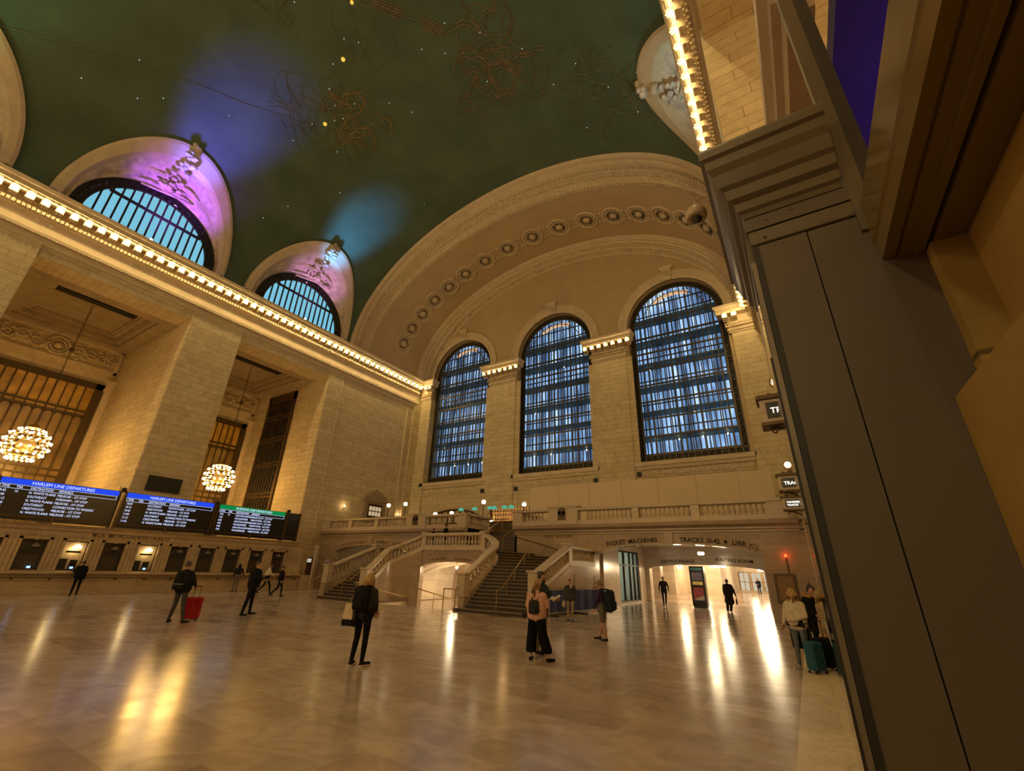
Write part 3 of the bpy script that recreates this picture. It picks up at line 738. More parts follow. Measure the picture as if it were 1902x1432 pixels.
def lunette(c, side, idx):
    """side -1 south, +1 north"""
    X = lambda d: CX+side*d
    n = 44; T = [PI*i/n for i in range(n+1)]
    def crv(a, h, z0, off): return [(X(vaultx(z0+h*math.sin(t), off)), c+a*math.cos(t), z0+h*math.sin(t)) for t in T]
    O0 = crv(5.35, 6.9, 23.4, .0); O1 = crv(5.3, 6.8, 23.5, .22); O2 = crv(5.1, 6.6, 23.5, .30)
    I1 = crv(4.75, 5.95, 23.4, .30); I2 = crv(4.65, 5.85, 23.35, .12); I3 = crv(4.6, 5.8, 23.3, -.05)
    m = MB(); m.loft([O0, O1, O2, I1, I2, I3], False)
    for q in (0, n): pass
    rim = struct(m.build('trim_%d' % (20+idx), M_STONE_SM, smooth=False))
    # carved face between rim and glass
    wx = 18.5-.15
    m = MB(); rings = []
    K = 16
    for k in range(K+1):
        s = k/K; ring = []
        for i, t in enumerate(T):
            p = Vector(I3[i]); q = Vector((X(wx), c+4.42*math.cos(t), 23.3+4.42*math.sin(t)))
            r = p.lerp(q, s); nz = noise.noise(r*1.1)*.22 + noise.noise(r*2.7)*.14
            fade = min(1, 4*s*(1-s))
            ring.append(r+Vector((-side*nz*fade, 0, -.5*nz*fade)))
        rings.append([tuple(p) for p in ring])
    m.loft(rings, False); m.build('carved_lunette_face', M_LUN, rim, smooth=True)
    # winged wheel with laurel branch
    m = MB(); cy_, cz = c-.2 if side < 0 else c, 28.3
    def P(u, v, d=0.0):
        z = cz+v; s = min(1, max(0, (29.4-z)/2.0)); return Vector((X(vaultx(min(z, 29.6))*(1-s)+wx*s-.32-d), cy_+u, z))
    for sgn in (-1, 1):
        for k in range(11):
            a = .15+.085*k; L = 2.3-.11*k
            pts = [P(sgn*(.3+L*s*math.cos(a)), -.15+L*s*math.sin(a)*.62-.55*s*s, .12*(1-s)+.1) for s in (0, .25, .5, .75, 1)]
            m.tube(pts, .13, 5, .05)
    m.tube([P(.55*math.cos(PI*i/10), -.3+.55*math.sin(PI*i/10), .25) for i in range(21)], .10, 6)
    for k in range(6): a = PI*k/3; m.tube([P(0, -.3, .25), P(.5*math.cos(a), -.3+.5*math.sin(a), .25)], .045, 4)
    m.tube([P(-1.5, -1.2, .2), P(1.7, -.6, .2)], .09, 5)
    rnd = random.Random(idx)
    for k in range(46):
        v = -1.0+3.0*rnd.random(); u = (rnd.random()-.5)*1.4*(1-.26*(v+1))
        m.ball(P(u, v+.3, .35+.3*rnd.random()), .15+.07*rnd.random(), 6, 4, (1, 1.2, .8))
    for k in range(30):
        u = (rnd.random()-.5)*5; v = -.15-.13*u*u+rnd.random()*.5
        if 23.6 < cz+v: m.ball(P(u, v, -.05), .12+.1*rnd.random(), 5, 3, (.8, 1.6, .7))
    m.build('winged_wheel_relief', M_LUN, rim, smooth=True)
    # window: dark carved iron band, bars, pale panes
    w0 = MB(); x0 = wx-.05; arc = lambda r, d: [(X(d), c+r*math.cos(t), 23.3+r*math.sin(t)) for t in T]
    w0.loft([arc(4.42, x0), arc(4.42, x0-.12), arc(4.34, x0-.12), arc(4.34, x0-.06), arc(3.80, x0-.06), arc(3.80, x0-.14), arc(3.70, x0-.14), arc(3.70, x0)], False)
    w0.box(min(X(x0-.12), X(x0)), c-4.4, 22.9, max(X(x0-.12), X(x0)), c+4.4, 23.42)
    w = struct(w0.build('window_%d' % (20+idx), M_IRON))
    m = MB()
    for k in range(26):
        t = PI*(k+.5)/26; p = Vector((X(x0-.1), c+4.06*math.cos(t), 23.3+4.06*math.sin(t)))
        m.tube([p+Vector((0, .17*math.cos(a), .17*math.sin(a))) for a in (0, 1.3, 2.6, 3.9, 5.2)], .035, 4); m.ball(p, .07, 5, 3)
    m.build('band_scrollwork', M_GLASSD, w)
    m = MB()
    for k in range(1, 15):
        y = c-3.7+7.4*k/15; h = math.sqrt(3.75**2-(y-c)**2); m.box(min(X(x0-.1), X(x0)), y-.055, 23.3, max(X(x0-.1), X(x0)), y+.055, 23.3+h)
    m.box(min(X(x0-.12), X(x0)), c-2.9, 25.45, max(X(x0-.12), X(x0)), c+2.9, 25.65)
    m.build('glazing_bars', M_IRON, w)
    m = MB(); rr = arc(3.76, x0+.06); m.add(rr, [tuple(range(len(rr)))]); m.build('frosted_pane', M_LPANE, w)
idx = 0
for c in BAY[1:]:
    lunette(c, -1, idx); idx += 1
lunette(BAY[4], 1, idx); idx += 1; lunette(BAY[3], 1, idx); idx += 1
m = MB()                                    # close the lunette holes that stay out of sight, and the upper walls
for x in (XL-.45, XR+.45): m.quad((x, -31, ZC-.3), (x, 25, ZC-.3), (x, 25, 30.6), (x, -31, 30.6))
m.quad((XL-.4, -31, 0), (XR+.4, -31, 0), (XR+.4, -31, 36), (XL-.4, -31, 36))
struct(m.build('wall_east', M_STONE))

# ---------------------------------------------------------------- ceiling mural: loose gilded outline figures and pin lights
def stroke(m, pts, w=.05):
    P = [vpt(th, Y, .03) for th, Y in pts]; m.tube(P, w*.6, 4)
def figure(seed, th, Y, sth, sY, n, m, w=.035, limbs=4):
    rnd = random.Random(seed)
    def loop(c0, c1, ra, rb, ph, k0, k1, wob):
        out = []
        for i in range(22):
            a = k0+(k1-k0)*i/21; r = 1+wob*math.sin(3*a+ph)
            out.append((c0+ra*r*math.cos(a+ph), c1+rb*r*math.sin(a+ph)))
        return out
    for k in range(n):
        q = .35+.65*rnd.random(); ph = rnd.random()*6.3
        stroke(m, loop(th+sth*(rnd.random()-.5)*.9, Y+sY*(rnd.random()-.5)*.9, sth*.42*q, sY*.4*q, ph, 0, 1.5+3*rnd.random(), .18), w)
    for k in range(limbs):
        a = rnd.random()*6.3; p = [(th+sth*.4*math.cos(a), Y+sY*.4*math.sin(a))]
        for j in range(7):
            a += (rnd.random()-.5)*1.1; p.append((p[-1][0]+sth*.075*math.cos(a), p[-1][1]+sY*.075*math.sin(a)))
        stroke(m, p, w); stroke(m, [(x+sth*.05, y+sY*.04) for x, y in p], w)
m = MB(); figure(3, 114, 11.4, 15, 4.4, 26, m, .028, 6); figure(4, 102, 10.2, 9, 3.4, 8, m, .026, 3); figure(5, 93, 9.2, 10, 3.0, 8, m, .026, 3); figure(8, 106, 5.6, 7, 1.8, 5, m, .026, 3)
m.build('gilded_outline_figure', M_GOLD, ceil)
m = MB(); figure(21, 108, 13.2, 9, 3.4, 26, m, .045, 5); m.build('ochre_painted_mane', M_GOLDY, ceil)
m = MB(); figure(11, 70, 14.9, 14, 5.0, 30, m, .05, 7); figure(13, 78, 16.0, 9, 3.4, 14, m, .034, 5); m.build('rust_painted_figure', M_GOLDR, ceil)
m = MB(); figure(17, 48, 19.6, 15, 4.6, 26, m, .036, 7); figure(19, 34, 19.8, 9, 2.6, 10, m, .03, 3); m.build('faint_outline_figure', M_GOLD, ceil)
m = MB(); pts = [(148, -4), (136, 1), (126, 7), (116, 12.6), (107, 18.2), (99.3, 23.8)]; stroke(m, pts, .03)
stroke(m, [(100, 2), (87, 8.3), (78, 11.6), (68, 16), (58, 21)], .035)
for a, b in (((87, 8.3), (83, 9.8)), ((80.5, 10.8), (77.5, 11.9)), ((70, 15), (66.5, 16.5))):
    for o in (-.9, -.5, -.1, .3, .7): stroke(m, [(a[0]+o, a[1]+o*.25), (b[0]+o, b[1]+o*.25)], .06)
m.build('painted_orbit_line', M_GOLDR, ceil)
mb = MB(); mb.ball((0, 0, 0), .04, 6, 4); star0 = mb.build('pin_light', M_STAR)
mb = MB(); mb.ball((0, 0, 0), .15, 8, 5); gst0 = mb.build('star_lamp', M_GOLDL)
stars = [(103, 9.3), (97, 8.7), (95, 9.4), (108, 10.2), (110, 11.2), (113, 11.9), (111, 12.2), (106, 12), (118, 11), (125, 10.8), (119, 13.6), (99, 13.5), (96, 15), (84, 12), (80, 13), (75, 16), (70, 13), (63, 15), (60, 18), (112, 22), (52, 17), (46, 19), (40, 21), (36, 18), (142, 2.5), (146, 0), (138, 3.5), (131, 6.8), (134, 1.6), (150, 12.5), (142, 13.5), (128, 16), (100, 5.6), (76, 11.5), (57, 22), (30, 20.5)]
for k, (th, Y) in enumerate(stars):
    o = star0 if k == 0 else inst(star0); o.location = vpt(th, Y, .06); tag(o, 'tiny pale pin light set in the green painted vault', 'star light', 'star lights in the vault')
for k, (th, Y, l) in enumerate(((90.3, 7.6, 'brightest gold star lamp at the top edge of the vault'), (100.4, 9.5, 'gold star lamp in the raised neck of the painted figure'), (115.5, 11.6, 'gold star lamp low in the painted figure with the ochre mane'))):
    o = gst0 if k == 0 else inst(gst0); o.location = vpt(th, Y, .08); tag(o, l, 'star light'); o.scale = (1, 1, 1) if k else (.8, .8, .8)

# ================================================================ NORTH WALL and gallery
m = MB()
walls(m, mpN, -31, 37.6, 0, ZC+.3, [(-10.0, 10.95, 0, HEAD, 0), (14.7, 23.25, 4.9, HEAD, 0)], 4.4)
wall_n = struct(m.build('wall_north', M_STONE))
m = MB(); m.box(12, -31, 0, 12.3, 25.5, 21.5); m.box(XR+4.3, 10.95, 0, 12, 14.7, 21.5); m.box(XR+4.3, 23.25, 0, 12, 24, 21.5); m.box(XR+4.3, -12, 0, 12, -10, 21.5)
m.build('gallery_back_wall', M_STONE, wall_n)
m = MB(); m.box(XR+1.5, -12, 21.0, 12.2, 25.5, 21.3); m.build('gallery_ceiling', M_STONE_SM, wall_n)
m = MB()                                       # entablature over the track doors, seen from below
m.loft([[(x, y, z) for x, z in ((.42, 4.45), (.42, 4.6), (.38, 4.62), (.38, 4.72), (.46, 4.75), (.46, 4.9), (.36, 4.98), (.36, 5.1), (.54, 5.1), (.54, 4.45))] for y in (1.75, 10.9)], True, True)
m.build('door_entablature', M_BAL, wall_n)
m = MB(); m.box(.7, 2.9, 0, 1.1, 10.9, 4.45); m.build('track_door_wall', M_MARB, wall_n)
m = MB(); m.box(1.0, -2, 6.0, 6.5, 10.95, 6.2); m.build('vestibule_ceiling', mat('vestibule_violet_light_tint', (.040, .024, .13), .8, var=.05), wall_n)  # violet light is put into the ceiling's base colour
m = MB(); m.tube([(XR, 24.95, 0), (XR, 24.95, 19.6)], .13, 8); m.box(XR-.10, 10.97, 0, XR+.3, 14.65, 19.65); m.box(XR-.10, 23.3, 0, XR+.3, 24.85, 19.65)
m.build('pilaster_strip', M_STONE, wall_n)
m = MB()
for y0, y1 in ((8.2, 14.5), (16.5, 25.6)): m.box(XR-.28, y0, .92, XR+.1, y1, 1.0); m.box(XR-.2, y0, .0, XR+.1, y1, .9); m.box(XR-.24, y0, 1.12, XR+.1, y1, 1.17)
m.build('marble_ledge', M_BAL, wall_n)

# ---------------------------------------------------------------- balusters and balustrades
def baluster_mesh():
    m = MB(); m.lathe([(.085, 0), (.085, .05), (.05, .07), (.045, .10), (.085, .17), (.09, .22), (.06, .32), (.038, .42), (.04, .46), (.065, .49), (.075, .51), (.075, .56)], seg=8)
    m.box(-.09, -.09, -.02, .09, .09, .04); m.box(-.085, -.085, .53, .085, .085, .58)
    return m.build('baluster', M_BAL, smooth=True)
BL = baluster_mesh()
RAILP = [(-.20, .82), (-.24, .86), (-.24, .95), (-.18, 1.0), (.18, 1.0), (.24, .95), (.24, .86), (.20, .82)]
BASEP = [(-.19, 0), (-.19, .26), (.19, .26), (.19, 0)]
def balustrade(label, path, spans=None, pitch=.29, posts=(), low=0.0, group=None, base=None, name='balustrade'):
    m = MB(); m.sweep(path, RAILP); o = m.build(name, M_BAL); tag(o, label, 'balustrade', group)
    m = MB(); m.sweep(path, base or [(-.19, -low), (-.19, .26), (.19, .26), (.19, -low)]); m.build('plinth', M_BAL, o)
    P = [Vector(p) for p in path]; L = [0]
    for i in range(1, len(P)): L.append(L[-1]+(Vector((P[i].x, P[i].y))-Vector((P[i-1].x, P[i-1].y))).length)
    def at(s):
        for i in range(1, len(P)):
            if s <= L[i]+1e-6: t = (s-L[i-1])/max(1e-6, L[i]-L[i-1]); return P[i-1].lerp(P[i], t)
        return P[-1]
    for a, b in (spans or [(0.1, L[-1]-.1)]):
        n = max(1, round((b-a)/pitch))
        for k in range(n): inst(BL, o, at(a+(b-a)*(k+.5)/n)+Vector((0, 0, .26)))
    for s, w, h in posts:
        p = at(s); m = MB(); m.bevbox(p.x-w, p.y-w, p.z-low, p.x+w, p.y+w, p.z+h, .015)
        m.box(p.x-w-.05, p.y-w-.05, p.z+h, p.x+w+.05, p.y+w+.05, p.z+h+.09); m.build('newel_post', M_BAL, o)
    return o

# ================================================================ WEST BALCONY
ZB = 4.6
m = MB()
AR = (-10.55, -1.7, 0, 2.8, .66); AL = (2*CX-AR[1], 2*CX-AR[0], 0, 2.8, .66)
walls(m, mpW(YB), -16.1, XR, 0, 4.1, [AR], .8, 30); walls(m, mpW(YB), XL, -20.1, 0, 4.1, [AL], .8, 30)
wb = struct(m.build('wall_balcony', M_MARB))
m = MB()
for x0, x1 in ((XL, -20.1), (-16.1, XR-.3)):
    m.loft([[(x, YB+d, z) for d, z in ((0, 4.02), (-.05, 4.05), (-.05, 4.14), (-.12, 4.2), (-.12, 4.28), (-.22, 4.34), (-.36, 4.42), (-.38, 4.6), (0.4, 4.62), (.4, 4.0))] for x in (x0, x1)], True, True)
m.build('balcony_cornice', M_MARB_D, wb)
m = MB()
for s in (1, -1):
    cc = -6.12 if s > 0 else 2*CX+6.12
    fz = lambda r, cc=cc: [(cc-4.43*math.cos(PI*i/30), YB, 2.8+(.66)*math.sin(PI*i/30)) for i in range(31)]
    m.loft([fz(0), [(x, y-.06, z) for x, y, z in fz(0)], [(x, y-.06, z+.10) for x, y, z in fz(0)], [(x, y, z+.10) for x, y, z in fz(0)]], False)
    m.box(cc-.22, YB-.1, 3.44, cc+.22, YB, 4.05)
    for a, b in ((cc-4.5, cc-.45), (cc+.45, cc+4.5)): m.box(a, YB-.04, 3.93, b, YB, 3.97)
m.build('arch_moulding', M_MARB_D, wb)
m = MB(); arcz = lambda u: 2.98+.60*math.sqrt(max(0, 1-((u+6.12)/4.6)**2))
arc_text(m, 'TICKET MACHINES', .34, arcz, -9.75, -6.75, YB-.012); arc_text(m, 'TRACKS 31-42', .34, arcz, -5.56, -3.55, YB-.012); arc_text(m, 'LIRR', .34, arcz, -3.0, -2.35, YB-.012)
p = Vector((-3.28, YB-.02, arcz(-3.28)+.12)); m.quad(p+Vector((-.11, 0, 0)), p+Vector((0, 0, -.11)), p+Vector((.11, 0, 0)), p+Vector((0, 0, .11)))
p = Vector((-2.05, YB-.02, arcz(-2.05)+.03)); m.tube([p+Vector((.17*math.cos(PI*i/10), 0, .17*math.sin(PI*i/10))) for i in range(21)], .014, 5)
m.tube([p+Vector((-.05, 0, .08)), p+Vector((-.01, 0, -.03)), p+Vector((.09, 0, -.05))], .014, 4); m.ball(p+Vector((-.05, 0, .11)), .022, 5, 3)
m.build('incised_lettering', M_TXT, wb)
m = MB(); c2 = 2*CX+6.12; arcl = lambda u: 2.98+.60*math.sqrt(max(0, 1-((u-c2)/4.6)**2))
arc_text(m, 'RESTAURANTS', .32, arcl, c2-3.6, c2-.7, YB-.012); arc_text(m, 'SUBWAY', .32, arcl, c2+.6, c2+2.1, YB-.012); arc_text(m, 'LOWER', .32, arcl, c2+2.5, c2+3.9, YB-.012)
put_text(m, 'WEST BALCONY', .27, (-13.85, YB-.012, 3.86), (1, 0, 0), (0, 0, 1))
m.build('worn_lettering', M_TXTW, wb)
m = MB(); m.box(XL, YB-.02, 4.15, -20.1, YT+.1, ZB); m.box(-16.1, YB-.02, 4.15, XR, YT+.1, ZB); m.box(-20.1, 29.3, 4.3, -16.1, YT+.1, ZB)
m.box(XL, YB+.8, 3.75, RX0-.5, YW, 4.3); m.box(-14.6, YB+.8, 3.75, XR, YW, 4.3)
struct(m.build('floor_balcony', M_MARB))
G = 'balustrades along the west balcony'
def bal_front(x0, x1, spans, label):
    return balustrade(label, [(x0, YB-.1, ZB), (x1, YB-.1, ZB)], [(a-x0, b-x0) for a, b in spans], .265)
o1 = bal_front(-16.1, XR-.35, [(-15.25, -13.85), (-10.95, -8.0), (-7.6, -4.75), (-4.3, -1.2)], 'long cream balustrade on the balcony above the carved TICKET MACHINES arch')
o2 = bal_front(XL, -20.35, [(-35.4, -32.95), (-32.5, -29.7), (-29.25, -26.2), (-23.6, -22.2)], 'cream balustrade on the balcony left of the central stair')
def block(par, x0, x1, h=1.06, t=.27):
    m = MB(); m.bevbox(x0, YB-.1-t, ZB, x1, YB-.1+t, ZB+h, .02); m.box(x0-.06, YB-.16-t, ZB+h-.12, x1+.06, YB-.04+t, ZB+h); m.build('pedestal_block', M_BAL, par)
for x0, x1 in ((-16.15, -15.4), (-8.0, -7.6), (-4.75, -4.3), (-1.1, XR-.3)): block(o1, x0, x1, 1.0, .22)
block(o1, -13.4, -11.4, 1.16)
for x0, x1 in ((XL, -35.5), (-32.95, -32.5), (-29.7, -29.25), (-20.9, -20.1)): block(o2, x0, x1, 1.0, .22)
block(o2, -26.0, -24.0, 1.16)
for par, xc in ((o1, -12.45), (o2, -25.0)):
    m = MB(); m.box(xc-.26, YB-.42, ZB+.28, xc+.26, YB-.36, ZB+.8)
    m.lathe([(.01, -.03), (.26, -.03), (.26, .03), (.01, .03)], (xc, YB-.39, ZB+.8), 14, 'y'); m.tube([(xc, YB-.43, ZB+.85), (xc, YB-.43, ZB+.45)], .05, 5)
    m.build('bronze_plaque', M_BRONZE_D, par)
# side balustrades of the upper flight
for s, lb in ((1, 'short balustrade beside the upper flight, right side'), (-1, 'short balustrade beside the upper flight, left side')):
    x = CX+s*2.15
    balustrade('short cream balustrade edging the %s side of the upper stair flight' % ('right' if s > 0 else 'left'), [(x, YB+.2, ZB), (x, 29.0, ZB)], [(.1, 2.7)])

# ================================================================ GRAND STAIR
def flight(s):
    """s = +1 right flight, -1 its mirror about the hall's axis"""
    mx = lambda x: CX + s*(x-CX)
    N_, rise = 18, 2.9/18
    inn, out = [], []
    for k in range(13): inn.append((-14.5+.3*k/12, 18.56+1.84*k/12)); out.append((-10.9, 18.56+.3*k))
    for k in range(1, 7):
        a = PI/2*k/6; inn.append((-15.8+1.6*math.cos(a), 20.4+1.6*math.sin(a)))
        d = 9.04*k/6; out.append((-10.9, 22.16+d) if d < 3.84 else (-10.9-(d-3.84), 26.0))
    root = thing('staircase', 'curving %s flight of dark stone steps with cream marble sides' % ('right' if s > 0 else 'left'), 'staircase', (0, 0, 0), 0)
    m = MB()
    for k in range(N_):
        z = rise*(k+1); e = .035 if k else .3
        a, b, c, d = inn[k], out[k], out[k+1], inn[k+1]
        poly = [(a[0]+(-e if k == 0 else 0), a[1]-(.0 if k else .2)), (b[0], b[1]-(0 if k else .2)), c, d]
        if abs(c[1]-26) < .01 and abs(b[1]-26) > .01: poly = [a, b, (-10.9, 26.0), c, d]
        P = [(mx(x), y) for x, y in poly]; n = len(P)
        m.m = 0; m.add([(x, y, z) for x, y in P], [tuple(range(n))])
        m.m = 1; zb_ = 0 if k < 12 else z-.4
        if k >= 12: m.add([(x, y, zb_) for x, y in P], [tuple(range(n))])
        for i in range(n): p, q = P[i], P[(i+1) % n]; m.quad((*p, zb_), (*q, zb_), (*q, z), (*p, z))
        m.m = 2; p, q = P[0], P[1]
        dy = Vector((q[1]-p[1], -(q[0]-p[0]), 0)).normalized()*.035*(1 if s > 0 else 1)
        if dy.y > 0: dy = -dy
        m.loft([[(p[0]+dy.x, p[1]+dy.y, z-.035), (p[0]+dy.x, p[1]+dy.y, z), (p[0], p[1], z), (p[0], p[1], z-.035)], [(q[0]+dy.x, q[1]+dy.y, z-.035), (q[0]+dy.x, q[1]+dy.y, z), (q[0], q[1], z), (q[0], q[1], z-.035)]], True, True)
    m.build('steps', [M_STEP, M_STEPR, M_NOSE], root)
    m = MB()                                    # outer wall under its balustrade
    prof = [(18.75, 0), (18.75, .78), (22.6, 2.2), (26.0, 2.2), (26.0, 0)]
    for xa in (-10.9, -10.46):
        m.add([(mx(xa), y, z) for y, z in prof], [tuple(range(5))])
    for i in range(4): (y0, z0), (y1, z1) = prof[i], prof[i+1]; m.quad((mx(-10.9), y0, z0), (mx(-10.9), y1, z1), (mx(-10.46), y1, z1), (mx(-10.46), y0, z0))
    m.build('outer_wall', M_MARB, root)
    m = MB()
    for a, b, c, d in ((22.9, 25.7, 1.7, 1.76), (22.9, 25.7, .5, .56), (22.9, 22.96, .5, 1.76), (25.64, 25.7, .5, 1.76)): xx = sorted((mx(-10.46), mx(-10.43))); m.box(xx[0], a, c, xx[1], b, d)
    m.build('panel_moulding', M_MARB_D, root)
    ipath = [(-14.5+.3*k/6, 18.56+1.84*k/6) for k in range(7)]+[(-15.8+1.6*math.cos(PI/24*k), 20.4+1.6*math.sin(PI/24*k)) for k in range(1, 13)]
    iz = [.55+1.35*k/6 for k in range(7)]+[1.9+1.0*k/12 for k in range(1, 13)]
    m = MB(); A = [(mx(x), y) for x, y in ipath]
    rings = []
    for (x, y), z in zip(A, iz):
        cxm, cym = mx(-15.8), 20.4; d = Vector((x-cxm, y-cym, 0)) if y > 20.4 else Vector((s, 0, 0)); d = d.normalized()*.17
        rings.append([(x-d.x, y-d.y, -1.7), (x-d.x, y-d.y, z), (x+d.x, y+d.y, z), (x+d.x, y+d.y, -1.7)])
    m.loft(rings, True, True); m.build('inner_wall', M_MARB, root)
    side = 'right' if s > 0 else 'left'
    balustrade('cream balustrade on the outer side of the %s stair flight' % side, [(mx(-10.68), 18.95, .80), (mx(-10.68), 22.6, 2.2), (mx(-10.68), 26.0, 2.2)], [(.35, 3.5), (3.9, 6.75)], .29, [(0.05, .22, 1.0), (3.65, .21, 1.02)])
    # handrails: free-standing brass rail, wall rail
    t = thing('handrail', 'brass handrail with slim posts down the middle of the %s stair flight' % side, 'handrail', (0, 0, 0))
    hp = [(-12.5, 18.7, 1.0), (-12.6, 19.2, 1.05), (-12.6, 20.4, 1.9), (-13.1, 22.2, 2.65), (-13.9, 24.2, 3.2)]
    m = MB(); m.tube([(mx(x), y, z) for x, y, z in hp], .032, 6); m.build('rail', M_BRASS, t)
    for x, y, z0, z1 in ((-12.55, 18.75, 0.1, 1.0), (-12.6, 19.7, .6, 1.4), (-12.6, 20.4, 1.0, 1.9), (-13.1, 22.2, 1.5, 2.65), (-13.7, 23.7, 2.1, 3.1)):
        m = MB(); m.tube([(mx(x), y, z0), (mx(x), y, z1)], .02, 5); m.build('post', M_BRASS, t)
    t = thing('handrail', 'bronze handrail on the marble back wall of the %s stair flight' % side, 'handrail', (0, 0, 0))
    m = MB(); m.tube([(mx(-16.2), 25.85, 4.0), (mx(-13.6), 25.85, 3.35), (mx(-12.4), 25.85, 3.0), (mx(-11.6), 25.85, 2.95)], .03, 6); m.build('rail', M_BRONZE, t)
    for x, z in ((-15.2, 3.75), (-12.9, 3.12)): m = MB(); m.tube([(mx(x), 26, z-.1), (mx(x), 25.85, z)], .02, 5); m.build('bracket', M_BRONZE, t)
    # looped rail at the foot
    for xx, lb in ((-14.62, 'inner'), (-10.4, 'outer')):
        t = thing('handrail', 'brass rail loop with posts at the %s foot of the %s stair flight' % (lb, side), 'handrail', (0, 0, 0))
        m = MB(); x = xx-.0
        m.tube([(mx(x), 20.2, 2.15), (mx(x), 18.9, 1.32), (mx(x), 18.3, 1.0), (mx(x), 17.9, .98), (mx(x-.35 if xx < -12 else x+.35), 17.8, .98)], .028, 6); m.build('rail', M_BRASS, t)
        for px, py in ((x, 18.25), (x-.35 if xx < -12 else x+.35, 17.8)): m = MB(); m.tube([(mx(px), py, 0), (mx(px), py, 1.0)], .024, 5); m.build('post', M_BRASS, t)
    return [(x, y, z) for (x, y), z in zip(A, iz)]
PR = flight(1); PL = flight(-1)
pth = PR + [(-18.1, 22.0, 2.9)] + list(reversed(PL))
L1 = 0
balustrade('curved cream balustrade sweeping round the central landing between the two flights', pth, None, .25, [(0.1, .24, 1.0), (4.33, .17, 1.0), (8.95, .17, 1.0), (13.15, .24, 1.0)])
m = MB()
walls(m, mpW(21.9), -20.75, -15.45, -1.6, 2.92, [(-20.65, -15.55, -1.6, 1.72, .52)], .5, 26)
m.box(-20.6, 22.2, 2.5, -15.6, 26.1, 2.9)
m.box(-20.1, 25.95, 2.4, -16.1, 26.1, 2.9)
sw = m.build('central_arch_wall', M_MARB); struct(sw); sw.name = 'wall_stair'
m = MB()
arcb = lambda u: 1.86+.50*math.sqrt(max(0, 1-((u+18.1)/2.7)**2))
arc_text(m, 'PASSAGE', .2, arcb, -17.8, -16.6, 21.885); arc_text(m, 'DINING', .2, arcb, -19.6, -18.5, 21.885)
m.build('worn_lettering', M_TXTW, sw)
m = MB()
for a, b, z in ((-20.2, -18.3, 2.62), (-17.9, -16.0, 2.62)): m.box(a, 21.86, z, b, 21.9, z+.035)
m.build('panel_moulding', M_MARB_D, sw)
m = MB(); rise = 1.7/11                         # upper flight
for k in range(11):
    y = 26+.3*k; z = 2.9+rise*(k+1)
    m.m = 0; m.quad((-20.1, y-.03, z), (-16.1, y-.03, z), (-16.1, y+.3, z), (-20.1, y+.3, z)); m.m = 2; m.box(-20.1, y-.035, z-.045, -16.1, y, z+.001); m.m = 1
    m.quad((-20.1, y, z-rise), (-16.1, y, z-rise), (-16.1, y, z), (-20.1, y, z))
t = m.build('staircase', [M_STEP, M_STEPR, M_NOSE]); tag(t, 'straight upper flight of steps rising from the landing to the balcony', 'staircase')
m = MB(); 
for x in (-20.25, -16.1): m.box(x, 26.0, 2.6, x+.15, 29.3, ZB)
struct(m.build('wall_flight', M_MARB))
for x, l in ((-19.2, 'left'), (-17.0, 'right')):
    t = thing('handrail', 'brass handrail climbing the %s side of the upper stair flight' % l, 'handrail'); m = MB(); m.tube([(x, 25.0, 3.85), (x, 25.9, 3.9), (x, 29.2, 5.55)], .035, 6); m.build('rail', M_BRASS, t)
    for y, z in ((25.9, 3.9), (27.5, 4.7), (29.1, 5.5)): m = MB(); m.tube([(x, y, z-.95), (x, y, z)], .02, 5); m.build('post', M_BRASS, t)

# ramp passage beneath the landing
m = MB(); m.quad((-21.2, 18.5, 0), (-15, 18.5, 0), (-15, 27, -1.5), (-21.2, 27, -1.5)); m.quad((-21.2, 27, -1.5), (-15, 27, -1.5), (-15, 36, -1.9), (-21.2, 36, -1.9))
struct(m.build('floor_ramp', M_FLOOR))
m = MB()
m.quad((-21.1, 22.2, -2), (-21.1, 36, -2), (-21.1, 36, 2.6), (-21.1, 22.2, 2.6)); m.quad((-15.1, 22.2, -2), (-15.1, 36, -2), (-15.1, 36, 2.6), (-15.1, 22.2, 2.6))
walls(m, mpW(29.5), -21.1, -15.1, -2, 2.6, [(-20.6, -19.0, -2, .7, .75)], .5)
m.quad((-21.1, 35, -2), (-15, 35, -2), (-15, 35, 2.6), (-21.1, 35, 2.6))
for x in (-21.2, -14.9): m.box(x-.1, 18.5, -2, x+.1, 22.2, .0)
pw = struct(m.build('wall_passage', M_WHMARB))
m = MB(); n = 16                                 # vaulted passage ceiling
prof = [(-18.1-3.0*math.cos(PI*i/n), 1.45+.95*math.sin(PI*i/n)) for i in range(n+1)]
m.loft([[(x, y, z) for x, z in prof] for y in (22.3, 29.6)], False)
m.build('vault', M_WHMARB, pw, smooth=True)
m = MB()
for s in (-1, 1): m.tube([(-18.1-s*2.9*math.cos(PI*i/24), 22.6+6.6*i/24, 1.38+.97*math.sin(PI*i/24)) for i in range(25)], .09, 5)
m.build('groin_rib', M_WHMARB, pw)
def hang_lamp(loc, label, power, group=None, r=.085, n=1, col=(1, .78, .46)):
    t = thing('pendant_lamp', label, 'pendant lamp', loc, 0, group)
    m = MB(); m.tube([(0, 0, .1), (0, 0, .38)], .015, 5); m.lathe([(.01, .1), (.09, .08), (.14, .02), (.13, 0)], seg=12); m.build('fitting', M_BRASS, t)
    for i in range(n):
        a = 2*PI*i/max(1, n); q = .13 if n > 1 else 0
        m = MB(); m.ball((q*math.cos(a), q*math.sin(a), -.06), r, 8, 6); m.build('glass_shade', M_BULB, t, smooth=True)
    lamp('POINT', Vector(loc)+Vector((0, 0, -.25)), power, col, .26)
    return t
hang_lamp((-18.7, 23.3, 2.0), 'glaring lamp just inside the arch below the landing', 150)
hang_lamp((-17.9, 25.6, 2.0), 'smaller lamp further inside the arch below the landing', 130)
